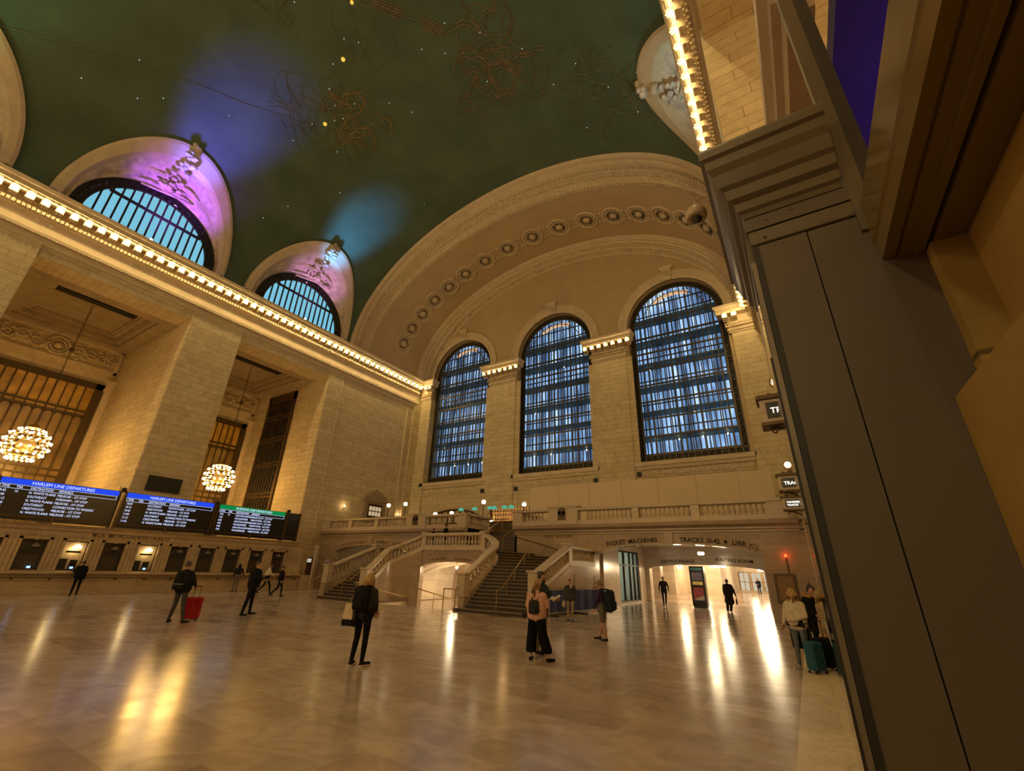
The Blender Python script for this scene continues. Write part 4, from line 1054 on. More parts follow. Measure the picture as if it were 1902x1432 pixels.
hang_lamp((-19.9, 28.9, .4), 'lamp low on the far wall inside the arch below the landing', 30)
for (x, y0, z0, y1, z1, l) in ((-20.5, 19.2, .9, 25, -.3, 'left'), (-16.2, 19.2, .9, 25, -.3, 'right')): pass
t = thing('handrail', 'slanting brass handrail going down the ramp below the arch', 'handrail'); m = MB(); m.tube([(-17.74, 18.55, .92), (-17.6, 23.5, -.1)], .03, 6); m.build('rail', M_BRASS, t)
m = MB(); m.tube([(-17.69, 20.2, .6), (-17.69, 20.2, -.3)], .02, 5); m.build('post', M_BRASS, t)
t = thing('handrail', 'slanting brass handrail on the left wall of the ramp', 'handrail'); m = MB(); m.tube([(-21.0, 18.6, .75), (-21.0, 22.8, -.1)], .03, 6); m.build('rail', M_BRASS, t)
m = MB(); m.tube([(-21.1, 20.4, .3), (-21.0, 20.4, .4)], .02, 5); m.build('bracket', M_BRASS, t)

# ================================================================ PASSAGE right of the stair and the hall beyond
m = MB()
walls(m, lambda u, z, d: (-10.75-d, u, z), YB+.8, 37, 0, 3.8, [(30.9, 35.4, .12, 3.4, 0)], .4)
m.box(-1.6, YB+.8, 0, -1.3, 37, 3.8)
walls(m, mpW(37.0), -15.1, XR, 0, 4.4, [(-10.45, -2.5, 0, 2.3, .36)], .8, 24); walls(m, mpW(37.0), XL, -21.1, 0, 4.4, [(2*CX+2.5, 2*CX+10.45, 0, 2.3, .36)], .8, 24)
pw2 = struct(m.build('wall_undercroft', M_WHMARB))
m = MB(); m.box(-10.9, 27.6, 0, -10.6, 28.1, 3.6); m.box(-10.8, 26.0+.8, 3.55, -1.4, 27.3, 3.8); m.build('passage_pilaster', M_WHMARB, pw2)
m = MB(); put_text(m, 'SHUTTLE PASSAGE', .30, (-9.5, 36.985, 2.74), (1, 0, .035), (-.035, 0, 1)); put_text(m, 'WAITING ROOM', .33, (-5.6, 36.985, 2.95), (1, 0, -.05), (.05, 0, 1))
m.build('incised_lettering', M_TXT, pw2)
m = MB()                                        # shop-like glazed screen on the left of the passage
for y in (30.9, 32.2, 33.5, 34.4, 35.3): m.box(-10.95, y-.06, .1, -10.8, y+.06, 3.4)
for z in (.15, 2.45, 3.35): m.box(-10.95, 30.9, z-.05, -10.8, 35.4, z+.05)
m.build('glazed_screen_frame', M_IRON, pw2)
m = MB(); m.box(-14.9, 30, 0, -14.8, 36.5, 3.7); m.box(-15, 30, 3.5, -11, 36.5, 3.6); m.box(-14.8, 29.9, 0, -11.2, 30, 3.6); m.box(-14.8, 36.4, 0, -11.2, 36.5, 3.6)
m.build('ticket_room_wall', mat('white_paint', (.72, .74, .66), .6, var=.04), pw2)
lamp('POINT', (-12.8, 33, 3.1), 75, (.85, 1, .85), .3)
for k, y in enumerate((31.3, 32.3)):
    t = thing('ticket_machine', '%s ticket machine with a lit blue screen behind the glass screen' % ('nearer' if k == 0 else 'further'), 'ticket machine', (-14.3, y+1.2, 0), 0)
    m = MB(); m.bevbox(-.45, -.4, 0, .45, .4, 1.9, .03); m.build('cabinet', M_DARKSC, t)
    m = MB(); m.box(.45, -.25, 1.15, .47, .2, 1.5); m.build('screen', emit('blue_screen%d' % k, (.15, .5, 1), 1.6), t)
    m = MB(); m.box(.45, -.38, 1.65, .47, .38, 1.85); m.build('header_sign', emit('red_header%d' % k, (1, .25, .06), 1.0), t)
# hall beyond
m = MB(); H2 = 4.4
m.box(-16.2, 37.8, 0, -16, 74, H2); m.box(-16, 53.5, 0, -12.4, 74, H2); m.box(-12.4, 60, 0, -8.6, 74, H2-.6); m.box(-8.6, 73, 0, 1.5, 73.3, H2); m.box(-.7, 37.8, 0, -.5, 73, H2)
m.box(-12.6, 45, 0, -11.7, 46, H2)
hw = struct(m.build('wall_hall', M_WHMARB))
m = MB(); m.quad((-16.2, 37.4, H2), (1.5, 37.4, H2), (1.5, 74, H2), (-16.2, 74, H2)); struct(m.build('ceiling_hall', M_PLASTER))
m = MB()
for k in range(5):
    x = -8.2+1.5*k
    for a, b, c, d in ((x, x+.1, .3, 2.6), (x+1.2, x+1.3, .3, 2.6), (x, x+1.3, 2.5, 2.6), (x, x+1.3, 1.3, 1.38), (x+.6, x+.68, .3, 2.6)): m.box(a, 72.8, c, b, 73, d)
m.build('shopfront_frame', M_BRONZE, hw)
m = MB()
for k in range(5):
    x = -8.2+1.5*k; m.box(x+.1, 72.9, .3, x+1.2, 72.96, 2.5)
m.build('lit_shop_window', emit('lit_shop_glass', (1, .86, .62), .62), hw)
lg = 'lamps hanging in the hall beyond the carved arches'
hang_lamp((-5.6, 31.8, 3.3), 'lamp cluster hanging between the two carved arches', 110, None, .1, 3)
for k, (x, y, z, l) in enumerate(((-8.7, 39.5, 2.55, 'lamp cluster hanging below the words SHUTTLE PASSAGE'), (-6.05, 40.5, 2.7, 'left lamp of the close pair below the word WAITING'), (-5.55, 40.2, 2.7, 'right lamp of the close pair below the word WAITING'), (-2.95, 40, 2.5, 'lamp cluster hanging below the word ROOM'))):
    hang_lamp((x, y, z), l, 130 if k < 3 else 70, None, .085, 3)
for k, (x, y) in enumerate(((-9.5, 49), (-4, 49), (-10, 57), (-4, 57), (-6, 66), (-3, 66))): hang_lamp((x, y, 3.6), 'distant ceiling lamp in the hall beyond the arches', 480, lg, .09, 2)
# light in the mirrored passage on the left
m = MB(); m.box(XL-.1, 36.9, 0, XL, 50, 4.4); m.quad((XL, 46, 0), (-21, 46, 0), (-21, 46, 4.4), (XL, 46, 4.4)); m.quad((XL, 37.8, 4.3), (-21, 37.8, 4.3), (-21, 46, 4.3), (XL, 46, 4.3)); m.quad((-21.1, 26, 0), (-21.1, 46, 0), (-21.1, 46, 4.3), (-21.1, 26, 4.3))
struct(m.build('wall_undercroft_left', M_WHMARB))
hang_lamp((-31, 31, 3.3), 'lamp hanging in the passage behind the left stair flight', 90)
m = MB()
m.box(-34.2, 30, 0, -31, 30.1, 2.6); m.build('notice_board', M_WHITE)
tag(bpy.data.objects['notice_board'], 'pale board standing in the passage behind the left stair balustrade', 'board')

# ================================================================ hoarding and balcony furnishing
m = MB(); m.box(-17.3, 30.0, ZB, -.75, 30.12, 7.92)
t = m.build('hoarding', M_WHITE); tag(t, 'long blank cream hoarding above the balcony balustrade', 'hoarding')
m = MB()
for x in (-14.8, -12.35, -9.9, -7.45, -5.0, -2.55): m.box(x-.008, 29.985, ZB, x+.008, 30.0, 7.92)
m.build('board_joint', mat('joint_brown', (.42, .32, .2), .8), t)  # darker strips along the board joints
for x, z in ((-26.45, 9.2), (-22.45, 9.15), (-14.2, 9.35), (-10.35, 9.55)):
    m = MB(); m.box(-.16, -.2, -.18, .16, 0, .18); o = m.build('wall_speaker', M_BLACK, loc=(x, YP-.02, z)); o.location.y = YP-.0 if PIER[0][0] < x < PIER[0][1] else YP+.12
    tag(o, 'small black box speaker fixed low on a west pier', 'speaker', 'speakers on the west piers')
# arched bronze screen at the left window bay on the balcony
m = MB(); cxw = -30.0; yy = YT-.1
A = [(cxw-3.6*math.cos(PI*i/24), yy, 6.2+1.3*math.sin(PI*i/24)) for i in range(25)]
m.tube(A, .09, 6)
for i in range(9): x = cxw-3.2+.8*i; m.box(x-.06, yy-.06, ZB, x+.06, yy+.06, 6.2+1.3*math.sqrt(max(0, 1-((x-cxw)/3.6)**2)))
m.box(cxw-3.6, yy-.05, 6.1, cxw+3.6, yy+.05, 6.2); t = m.build('arched_screen', M_BRONZE_D); tag(t, 'bronze arched screen under the leftmost great window on the balcony', 'screen')
m = MB(); m.add([(p[0], yy+.08, p[2]) for p in A]+[(cxw+3.6, yy+.08, ZB), (cxw-3.6, yy+.08, ZB)], [tuple(range(27))]); m.build('glazing', mat('dim_glass', (.22, .20, .13), .2, var=.3, scale=2), t)
# balcony bar: counter, bottle shelves, stools, green lamps
bar = thing('bar_counter', 'dark wooden bar counter with lit bottle shelves at the balcony', 'bar counter', (-22.9, 33.2, ZB))
m = MB(); m.bevbox(-3.5, -.4, 0, 3.2, .3, 1.1, .03); m.box(-3.6, -.5, 1.1, 3.3, .35, 1.18); m.build('counter', M_BRONZE_D, bar)
m = MB()
for z in (1.5, 1.85, 2.2): m.box(-1.0, .8, z, 3.2, 1.15, z+.04)
m.box(-1.05, .8, 0, -.95, 1.15, 2.5); m.box(3.2, .8, 0, 3.3, 1.15, 2.5); m.build('shelf', M_BRONZE_D, bar)
m = MB(); m.box(-1, 1.16, 1.4, 3.2, 1.2, 2.45); m.build('lit_shelf_back', emit('bar_back_glow', (1, .42, .10), .55), bar)
bt = None; rnd = random.Random(5)
for z in (1.54, 1.89, 2.24):
    for k in range(13):
        if bt is None:
            m = MB(); m.lathe([(.04, 0), (.045, .02), (.045, .16), (.015, .2), (.015, .26)], seg=7); bt = m.build('bottle', mat('bottle_glass', (.20, .10, .03), .1, 0, .4, 9), smooth=True); o = bt
        else: o = inst(bt)
        o.location = (-22.9-.8+.3*k+rnd.random()*.08, 33.2+.95, ZB+z); tag(o, 'small bottle standing on the glowing shelves behind the balcony bar', 'bottle', 'bottles behind the balcony bar')
for k, x in enumerate((-26.6, -25.0, -23.3, -22.8, -21.7, -21.0)):
    t = thing('bar_lamp', ['green shaded lamp at the left end of the balcony bar', 'second green shaded lamp of the balcony bar', 'green shaded lamp left of the globe lamp post on the balcony', 'green shaded lamp behind the globe lamp posts', 'green shaded lamp right of the globe lamp posts', 'green shaded lamp at the right end of the balcony bar'][k], 'lamp', (x, 33.15, ZB+1.18))
    m = MB(); m.tube([(0, 0, 0), (0, 0, 1.2)], .02, 5); m.build('stem', M_BRASS, t)
    m = MB(); m.lathe([(.02, 1.4), (.16, 1.37), (.28, 1.14), (.26, 1.13)], seg=12); m.build('shade', M_GREEN, t)
st0 = None
for k in range(7):
    if st0 is None:
        st0 = thing('bar_stool', 'dark high-backed stool at the balcony bar', 'stool', (0, 0, 0), 0, 'stools at the balcony bar')
        m = MB(); m.lathe([(.2, .74), (.21, .8), (.18, .83)], seg=10); m.build('seat', M_BRONZE_D, st0)
        for a in range(4): m = MB(); x, y = .15*(1 if a & 1 else -1), .15*(1 if a & 2 else -1); m.tube([(x*.8, y*.8, .75), (x*1.3, y*1.3, 0)], .02, 5); m.build('leg', M_BRONZE_D, st0)
        m = MB()
        for i in range(5): m.tube([(-.16+.08*i, -.17, .8), (-.16+.08*i, -.2, 1.25)], .014, 4)
        m.tube([(-.18, -.2, 1.25), (.18, -.2, 1.25)], .025, 5); m.build('backrest', M_BRONZE_D, st0); o = st0
    else: o = copy_tree(st0)
    o.location = (-25.4+.75*k, 32.1, ZB)
lamp('POINT', (-21.6, 33.6, ZB+1.7), 30, (1, .55, .2), .2)
def post_lamp(x, y, h, label, globes=1, r=.17):
    t = thing('lamp_post', label, 'lamp post', (x, y, ZB)); m = MB(); m.lathe([(.12, 0), (.12, .08), (.05, .16), (.035, .5), (.03, h-.2), (.07, h-.15), (.04, h-.1)], seg=8); m.build('post', M_IRON, t)
    m = MB(); m.ball((0, 0, h+.02), r, 12, 8); m.build('globe', M_GLOBE, t, smooth=True)
    return t
post_lamp(-30.8, 28, 2.3, 'left globe lamp post behind the balcony balustrade near the south wall'); post_lamp(-28.7, 28, 2.32, 'right globe lamp post of the pair near the south wall')
post_lamp(-21.0, 29.0, 2.25, 'globe lamp post at the left of the upper stair head'); post_lamp(-18.4, 31.0, 2.2, 'globe lamp post behind the right side of the upper stair head')
for x, y, z, l in ((-24.6, 27.4, 1.35, 'left low dome lamp behind the balustrade beside the bronze plaque'), (-22.9, 27.4, 1.37, 'right low dome lamp behind the balustrade'), (-20.9, 30, 1.0, 'small table lamp behind the left balcony corner')):
    t = thing('table_lamp', l, 'lamp', (x, y, ZB)); m = MB(); m.tube([(0, 0, 0), (0, 0, z-.1)], .03, 5); m.build('stem', M_IRON, t); m = MB(); m.ball((0, 0, z-.05), .17, 10, 6, (1, 1, .6)); m.build('shade', M_GLOBE, t, smooth=True)
# pedimented door on the south wall above the balcony
m = MB(); x = XL
prof = [(29.9, ZB), (29.9, 8.0), (29.9, 8.4), (31.3, 9.2), (32.7, 8.4), (32.7, ZB)]
m.add([(x+.22, y, z) for y, z in prof], [tuple(range(6))])
for i in range(5): (a, b), (c, d) = prof[i], prof[i+1]; m.quad((x, a, b), (x, c, d), (x+.22, c, d), (x+.22, a, b))
m.box(x, 29.75, 7.95, x+.4, 32.85, 8.2)
d1 = struct(m.build('door_1', M_MARB_D))
m = MB(); m.box(x+.2, 30.4, ZB, x+.26, 32.2, 7.7); m.build('door_leaf', M_BRONZE_D, d1)
m = MB()
for i in range(4):
    for j in range(2): m.box(x+.26, 30.55+.4*i, 6.55+.5*j, x+.28, 30.87+.4*i, 6.95+.5*j)
m.build('lit_pane', emit('door_light', (1, .72, .42), .55), d1)
for k, y in enumerate((27.6, 34.6)):
    t = thing('wall_sconce', ['small wall sconce left of the pedimented door', 'small wall sconce right of the pedimented door'][k], 'wall lamp', (XL, y, 7.0)); m = MB(); m.tube([(0, 0, -.3), (.15, 0, -.2), (.2, 0, 0)], .03, 5); m.build('arm', M_BRONZE_D, t); m = MB(); m.ball((.2, 0, .08), .07, 7, 5); m.build('bulb', M_BULB, t); lamp('POINT', (XL+.35, y, 7.1), 8, WARM2, .05)
m = MB(); m.box(XL, 11.75, 6.1, XL+.22, 13.75, 7.1); t = m.build('wall_panel', M_BLACK); tag(t, 'black rectangular panel high on the pier above the departure boards', 'panel')
m = MB(); m.box(XL, 24.5, 0, XL+.03, 25.45, 2.4); 
d2 = struct(m.build('door_2', M_BRONZE_D)); m = MB(); m.box(XL+.03, 24.65, 2.0, XL+.05, 25.3, 2.3); m.build('transom_light', emit('transom_glow', (.9, .85, .7), .5), d2)
m = MB(); m.box(XL+.03, 24.7, .2, XL+.045, 25.25, 1.9); m.build('door_glass', mat('plum_glass', (.10, .045, .045), .3), d2)

# ================================================================ TICKET WINDOWS WALL
XT = -33.9
m = MB()
tw = [6.62+1.68*k for k in range(-5, 9)]
walls(m, lambda u, z, d: (XT-d, u, z), -31, 22.55, 0, 3.3, [(y, y+1.02, 1.16, 2.66, 0) for y in tw], .35)
m.box(XL, 22.2, 0, XT-.3, 22.55, 3.3); m.box(XL+.1, -31, 3.2, XT, 22.55, 3.35)
tk = struct(m.build('wall_ticket', M_TICK))
m = MB()
m.loft([[(x, y, z) for x, z in ((XT, 1.0), (XT+.28, 1.0), (XT+.3, 1.04), (XT+.3, 1.1), (XT+.24, 1.14), (XT, 1.14))] for y in (-31, 22.55)], True, True)
m.loft([[(x, y, z) for x, z in ((XT, 0), (XT+.12, 0), (XT+.12, .22), (XT+.06, .28), (XT, .28))] for y in (-31, 22.55)], True, True)
m.loft([[(x, y, z) for x, z in ((XT, 3.1), (XT+.1, 3.14), (XT+.16, 3.3), (XT+.25, 3.36), (XT+.25, 3.44), (XT-.4, 3.46), (XT-.4, 3.1))] for y in (-31, 22.6)], True, True)
m.build('counter_ledge', M_TICK, tk)
m = MB(); m.tube([(XT+.22, -31, .82), (XT+.22, 22.4, .82)], .03, 6); m.build('counter_rail', M_BRONZE, tk)
m = MB()
for k in range(24): y = -10+1.4*k; m.ball((XT+.16, y, .78), .07, 6, 4); m.tube([(XT, y, .74), (XT+.2, y, .8)], .025, 4)
m.build('rail_bracket', M_BRONZE_D, tk)
for i, y in enumerate(tw[3:]):
    m = MB(); w = 1.02
    for a, b, c, d in ((y-.12, y, 1.16, 2.78), (y+w, y+w+.12, 1.16, 2.78), (y-.12, y+w+.12, 2.66, 2.78)): m.box(XT, a, c, XT+.06, b, d)
    m.box(XT, y-.28, 1.14, XT+.04, y-.16, 2.9); m.box(XT, y+w+.16, 1.14, XT+.04, y+w+.28, 2.9); m.box(XT, y-.3, 2.86, XT+.05, y+w+.3, 2.92)
    m.box(XT, y+w/2-.05, 2.62, XT+.1, y+w/2+.05, 2.9)
    m.build('window_surround', M_TICK, tk)
    lit = i in (4-3+2-1+0, 6-3+1) if False else (abs(y-8.3) < .3 or abs(y-11.66) < .3)
    win = thing('ticket_window', ('ticket window %s' % ('with a glowing lamp, the one nearest the leaning figure' if y < 9 else 'with a glowing lamp below the carved lettering')) if lit else 'closed unlit ticket window, number %d from the left end of the wall' % (i+1), 'ticket window', (0, 0, 0))
    m = MB(); m.box(XT-.32, y, 1.16, XT-.3, y+w, 2.66); m.build('blind', mat('lit_booth', (.55, .45, .3), .7) if lit else mat('closed_blind', (.055, .042, .03), .5), win)
    m = MB(); m.box(XT-.1, y+.2, 2.06, XT-.06, y+w-.2, 2.16); m.build('closed_sign', M_BLACK, win)
    m = MB(); m.box(XT-.14, y, 1.16, XT-.1, y+.05, 2.66); m.box(XT-.14, y+w-.05, 1.16, XT-.1, y+w, 2.66); m.box(XT-.14, y, 2.6, XT-.1, y+w, 2.66); m.box(XT-.14, y, 1.16, XT-.1, y+w, 1.24)
    m.build('bronze_frame', M_BRONZE_D, win)
    m = MB(); m.lathe([(.19, 0), (.18, .08), (.10, .15), (.03, .2)], (XT-.2, y+w*.62, 2.3), 12)
    m.build('lamp_shade', emit('booth_lamp', (1, .74, .38), 6) if lit else mat('unlit_shade', (.22, .18, .12), .6), win)
    if lit:
        lamp('POINT', (XT-.14, y+w*.5, 2.22), 7, WARM2, .08)
        m = MB(); m.box(XT-.26, y+.1, 1.2, XT-.2, y+.42, 1.75); m.box(XT-.26, y+.55, 1.25, XT-.22, y+.85, 1.7); m.build('booth_equipment', M_DARKSC, win)
    if lit or abs(y-6.62) < .2:
        m = MB(); m.box(XT-.19, y+.62, 1.26, XT-.17, y+.76, 1.36); m.build('monitor_glow', emit('monitor_glow%d' % i, (.25, .5, 1), 2.5), win)
m = MB(); put_text(m, 'MTA  METRO-NORTH TICKETS', .30, (XT+.012, 9.3, 2.93), (0, 1, 0), (0, 0, 1), xs=.92); m.build('carved_lettering', M_TXTW, tk)
m = MB(); m.box(XT+.01, 22.7, 0, XT+.5, 23.4, 1.05); t = m.build('low_wall', M_TICK); tag(t, 'low marble end wall where the ticket counter stops', 'low wall')
m = MB(); m.tube([(-33.3, 23.3, 0), (-33.3, 23.3, 3.1)], .10, 8); m.ball((-33.3, 23.3, 3.15), .14, 8, 5); t = m.build('slim_column', M_BAL); tag(t, 'slim pale column at the west end of the ticket wall', 'column')

# ---------------------------------------------------------------- departure boards
XB = -33.4
H1 = [('9:42', '10', 'N. WHITE PLAINS', 'MELROSE - 1ST STOP'), ('9:50', '', 'SOUTHEAST', 'FORDHAM - 1ST STOP'), ('10:12', '', 'N. WHITE PLAINS', 'MELROSE - 1ST STOP'), ('10:20', '', 'SOUTHEAST', 'CONNECTION TO WASSAIC'), ('10:42', '', 'CRESTWOOD', 'MELROSE - 1ST STOP'), ('10:55', '', 'N. WHITE PLAINS', 'MELROSE - 1ST STOP')]
H2_ = [('10:09', '', 'SOUTHEAST', 'WHITE PLAINS - 1ST STOP'), ('10:12', '', 'CRESTWOOD', 'MELROSE - 1ST STOP'), ('10:42', '', 'N. WHITE PLAINS', 'MELROSE - 1ST STOP'), ('11:09', '', 'SOUTHEAST', 'CONNECTION TO WASSAIC'), ('11:12', '', 'CRESTWOOD', 'MELROSE - 1ST STOP'), ('11:42', '', 'N. WHITE PLAINS', 'MELROSE - 1ST STOP')]
H3 = [(t_, '19' if k == 0 else '', ('CROTON-HARMON', 'POUGHKEEPSIE')[k % 2], ('HARLEM-125 ST - 1ST STOP', 'TARRYTOWN - 1ST STOP')[k % 2]) for k, t_ in enumerate(('7:20', '7:50', '8:20', '8:50', '9:20', '9:50'))]
def board(y0, y1, title, rows, colm, label):
    t = thing('departure_board', label, 'departure board', (0, 0, 0), 0)
    m = MB(); m.bevbox(XB-.35, y0, 3.5, XB, y1, 5.5, .02)
    m.build('housing', M_DARKSC, t)
    m = MB(); m.box(XB-.36, y0-.02, 3.44, XB+.05, y0+.05, 5.53); m.box(XB-.36, y1-.05, 3.44, XB+.05, y1+.02, 5.53); m.box(XB-.36, y0, 3.66, XB+.04, y1, 3.72); m.box(XB, (y0+y1)/2-.05, 3.44, XB+.05, (y0+y1)/2+.1, 3.7); m.build('frame', M_BRONZE_D, t)
    m = MB(); m.box(XB, y0+.1, 5.2, XB+.012, y1-.1, 5.47); m.build('title_bar', colm, t)
    m = MB(); w = y1-y0; k = w/5.0
    u, v = (0, 1, 0), (0, 0, 1)
    put_text(m, title, .22, (XB+.016, y0+w*.5, 5.26), u, v, 'c', .004, .95*min(1, k))
    cols = (.2, .72, 1.25, 2.35)
    for c, h in zip(cols, ('TIME', 'TRK', 'DESTINATION', 'REMARKS')): put_text(m, h, .165, (XB+.014, y0+c*k, 5.02), u, v, 'l', .004, .82*k)
    m.box(XB, y0+.14, 5.165, XB+.012, y1-.15, 5.18); m.box(XB, y0+.14, 4.975, XB+.012, y1-.15, 4.99); m.box(XB, y0+.14, 4.975, XB+.012, y0+.155, 5.18); m.box(XB, y1-.165, 4.975, XB+.012, y1-.15, 5.18)
    for i, r in enumerate(rows):
        for c, s in zip(cols, r): put_text(m, s, .165, (XB+.014, y0+c*k, 4.80-.195*i), u, v, 'l', .004, .80*k)
    m.build('lettering', M_SCRW, t)
    return t
board(-.5, 4.55, 'HARLEM LINE DEPARTURES', H1, M_SCRB, 'blue-barred departure board cut by the left edge, furthest east')
board(4.75, 9.75, 'HARLEM LINE DEPARTURES', H1, M_SCRB, 'large departure board with a blue bar, left of the black panel, listing FORDHAM second')
board(9.95, 15.0, 'HARLEM LINE DEPARTURES', H2_, M_SCRB, 'departure board with a blue bar below the black panel, listing times from 10:09')
board(15.2, 20.2, 'HUDSON LINE DEPARTURES', H3, M_SCRG, 'departure board with the green HUDSON LINE bar')
t = thing('blank_board', 'narrow blank black board ending the departure row', 'board', (0, 0, 0)); m = MB(); m.bevbox(XB-.35, 20.3, 3.5, XB, 21.4, 5.5, .02); m.build('housing', M_DARKSC, t); m = MB()
for a, b, c, d in ((20.25, 20.35, 3.46, 5.54), (21.3, 21.42, 3.46, 5.54), (20.3, 21.4, 3.66, 3.72)): m.box(XB-.3, a, c, XB+.04, b, d)
m.build('frame', M_BRONZE_D, t)
for y, l in ((9.85, 'between the two blue boards'), (15.1, 'between the blue and green boards'), (20.4, 'past the green board')):
    t = thing('board_camera', 'small dark camera pod on top of the departure boards, %s' % l, 'camera', (XB-.1, y, 5.5)); m = MB(); m.ball((0, 0, .1), .15, 8, 5); m.build('dome', M_DARKSC, t); m = MB(); m.tube([(0, -.2, 0), (0, -.2, .3)], .02, 4); m.build('aerial', M_BLACK, t)

# ================================================================ CHANDELIERS
def chandelier(loc, label, light=True, power=1000):
    t = thing('chandelier', label, 'chandelier', loc)
    m = MB(); R_ = 1.1
    for z in (-.95, -.6, -.2, .2, .6, .95):
        r = math.sqrt(max(.02, R_*R_-z*z)) if abs(z) < .9 else .62; m.tube([(r*math.cos(PI*i/12), r*math.sin(PI*i/12), z) for i in range(25)], .035, 5)
    for k in range(8):
        a = PI*k/4; m.tube([(R_*.98*math.cos(b)*math.cos(a), R_*.98*math.cos(b)*math.sin(a), R_*math.sin(b)) for b in [-1.1+.22*j for j in range(11)]], .03, 4)
    m.lathe([(.2, 1.1), (.45, 1.15), (.3, 1.25), (.1, 1.5), (.05, 1.7)], seg=12); m.ball((0, 0, 0), .5, 10, 6)
    m.build('globe_frame', M_BRASS, t, smooth=True)
    m = MB(); z = 1.6
    while z < 12.2: m.tube([(.05*math.cos(q*PI/3), .0 if int(z*5) % 2 else .05*math.cos(q*PI/3), z+.14*math.sin(q*PI/3)+.1) for q in range(7)], .018, 4); z += .22
    m.ball((0, 0, 7.2), .18); m.build('chain', M_BRONZE_D, t)
    bs = None
    for z, n in ((.98, 14), (.66, 14), (.24, 18), (-.2, 18), (-.62, 16), (-.98, 16)):
        r = math.sqrt(max(.02, 1.18**2-z*z)) if abs(z) < .9 else .66
        for i in range(n):
            a = 2*PI*(i+.5*(z > 0))/n; p = (r*math.cos(a), r*math.sin(a), z)
            if bs is None: mb = MB(); mb.ball((0, 0, 0), .075, 7, 5); bs = mb.build('bulb', M_BULB, t, loc=p)
            else: inst(bs, t, p)
    if light:
        for dx, dy, dz in ((1.35, 0, -.6), (-1.35, 0, -.6), (0, 1.35, -.6), (0, -1.35, -.6), (0, 0, -1.45)):
            lamp('POINT', Vector(loc)+Vector((dx, dy, dz)), power/5, (1, .53, .10), .3)
    return t
ch = []
for i, c in enumerate(BAY):
    if i < 1: continue
    chandelier((-43, c-.05, 8.7), ['', 'globe chandelier of the bay out of frame to the east', 'globe chandelier just past the left edge', 'larger-looking glowing globe chandelier at the left edge', 'glowing globe chandelier above the green departure board'][i])
for c in (BAY[3]-1, BAY[4]):
    chandelier((7.2, c, 9.5), 'globe chandelier in the north gallery near the kiosk' if c < 8 else 'globe chandelier in the north gallery further west', power=800)
for c in (BAY[1], BAY[2]): lamp('POINT', (7.2, c, 9.5), 800, (1, .6, .18), .8)

# ================================================================ TRACK SIGNS on the north wall
def track_sign(Y, lines, label, lampball=True):
    t = thing('track_sign', label, 'sign', (0, Y, 0)); x0, x1 = -.40+.012*(24-Y)*.4, XR
    x0 = -.022*Y+.02 if Y < 12 else -.0155*Y
    m = MB(); m.bevbox(x0, -.22, 4.86, x1, .22, 5.36, .015); m.build('box', M_BAL, t)
    m = MB(); m.box(x0-.05, -.28, 5.36, x1, .28, 5.42); m.box(x0-.02, -.24, 5.42, x1, .24, 5.46)
    m.loft([[(x, y, z) for x, z in ((x0+.1, 5.46), (x0+.2, 5.56), (x0+.32, 5.5), (x0+.42, 5.62), (XR, 5.66), (XR, 5.46))] for y in (-.05, .05)], True, True)
    m.build('crest', M_BRONZE_D, t); m = MB(); m.box(x0-.03, -.25, 4.80, x1, .25, 4.86); m.build('base', M_BRONZE_D, t)
    m = MB(); scroll(m, (x0+.2, 0, 4.72), (1, 0, 0), (0, 0, 1), .08, 1.3, .022); m.tube([(x0+.12, 0, 4.8), (x0+.4, 0, 4.74), (XR, 0, 4.55)], .022, 5); m.tube([(x0+.3, -.2, 4.8), (XR, -.1, 4.6)], .015, 4); m.build('bracket', M_BRONZE_D, t)
    m = MB(); m.box(x0+.11, -.235, 4.94, x1-.05, -.215, 5.28); m.build('display', M_DARKSC, t)
    m = MB()
    for i, s in enumerate(lines): put_text(m, s, .17 if len(lines) == 1 else .12, (x0+.18, -.24, 5.04 if len(lines) == 1 else 5.13-.13*i), (1, 0, 0), (0, 0, 1), ext=.003)
    m.build('lettering', M_SIGNW, t)
    if lampball:
        m = MB(); m.ball((x0+.42, 0, 5.80), .105, 12, 8); m.build('lamp_globe', M_GLOBE, t, smooth=True)
        m = MB(); m.tube([(x0+.42+.14*math.cos(PI*i/8), 0, 5.80+.14*math.sin(PI*i/8)) for i in range(17)], .022, 5); m.build('lamp_ring', M_BRONZE_D, t)
track_sign(10.2, ['TRACK 30'], 'nearest and highest TRACK sign beside the kiosk edge, letters cut off')
track_sign(18.9, ['TRACK 32'], 'middle TRACK sign with a round lamp on top')
track_sign(24.4, ['VANDERBILT', 'TRACKS'], 'lowest track sign with two lines of glowing letters', False)
# bronze cabinet and red lamp on the balcony wall
t = thing('wall_cabinet', 'bronze framed cabinet on the marble wall below the red lamp', 'cabinet', (0, YB, 0)); m = MB(); m.bevbox(-1.4, -.1, .85, -.5, 0, 2.12, .02); m.build('body', M_BRONZE_D, t); m = MB(); m.box(-1.28, -.13, .97, -.62, -.1, 2.0); m.build('door', mat('brown_bronze_leaf', (.20, .11, .04), .45, .3), t)
t = thing('red_lamp', 'small glowing red lamp on a conduit above the bronze cabinet', 'lamp', (-.73, YB-.06, 0)); m = MB(); m.ball((0, 0, 2.92), .07, 8, 6); m.build('lens', M_RED, t); m = MB(); m.box(-.03, 0, 2.12, .03, .05, 2.88); m.build('conduit', M_BRONZE_D, t); lamp('POINT', (-.73, YB-.2, 2.92), 2.2, (1, .05, .02), .05)

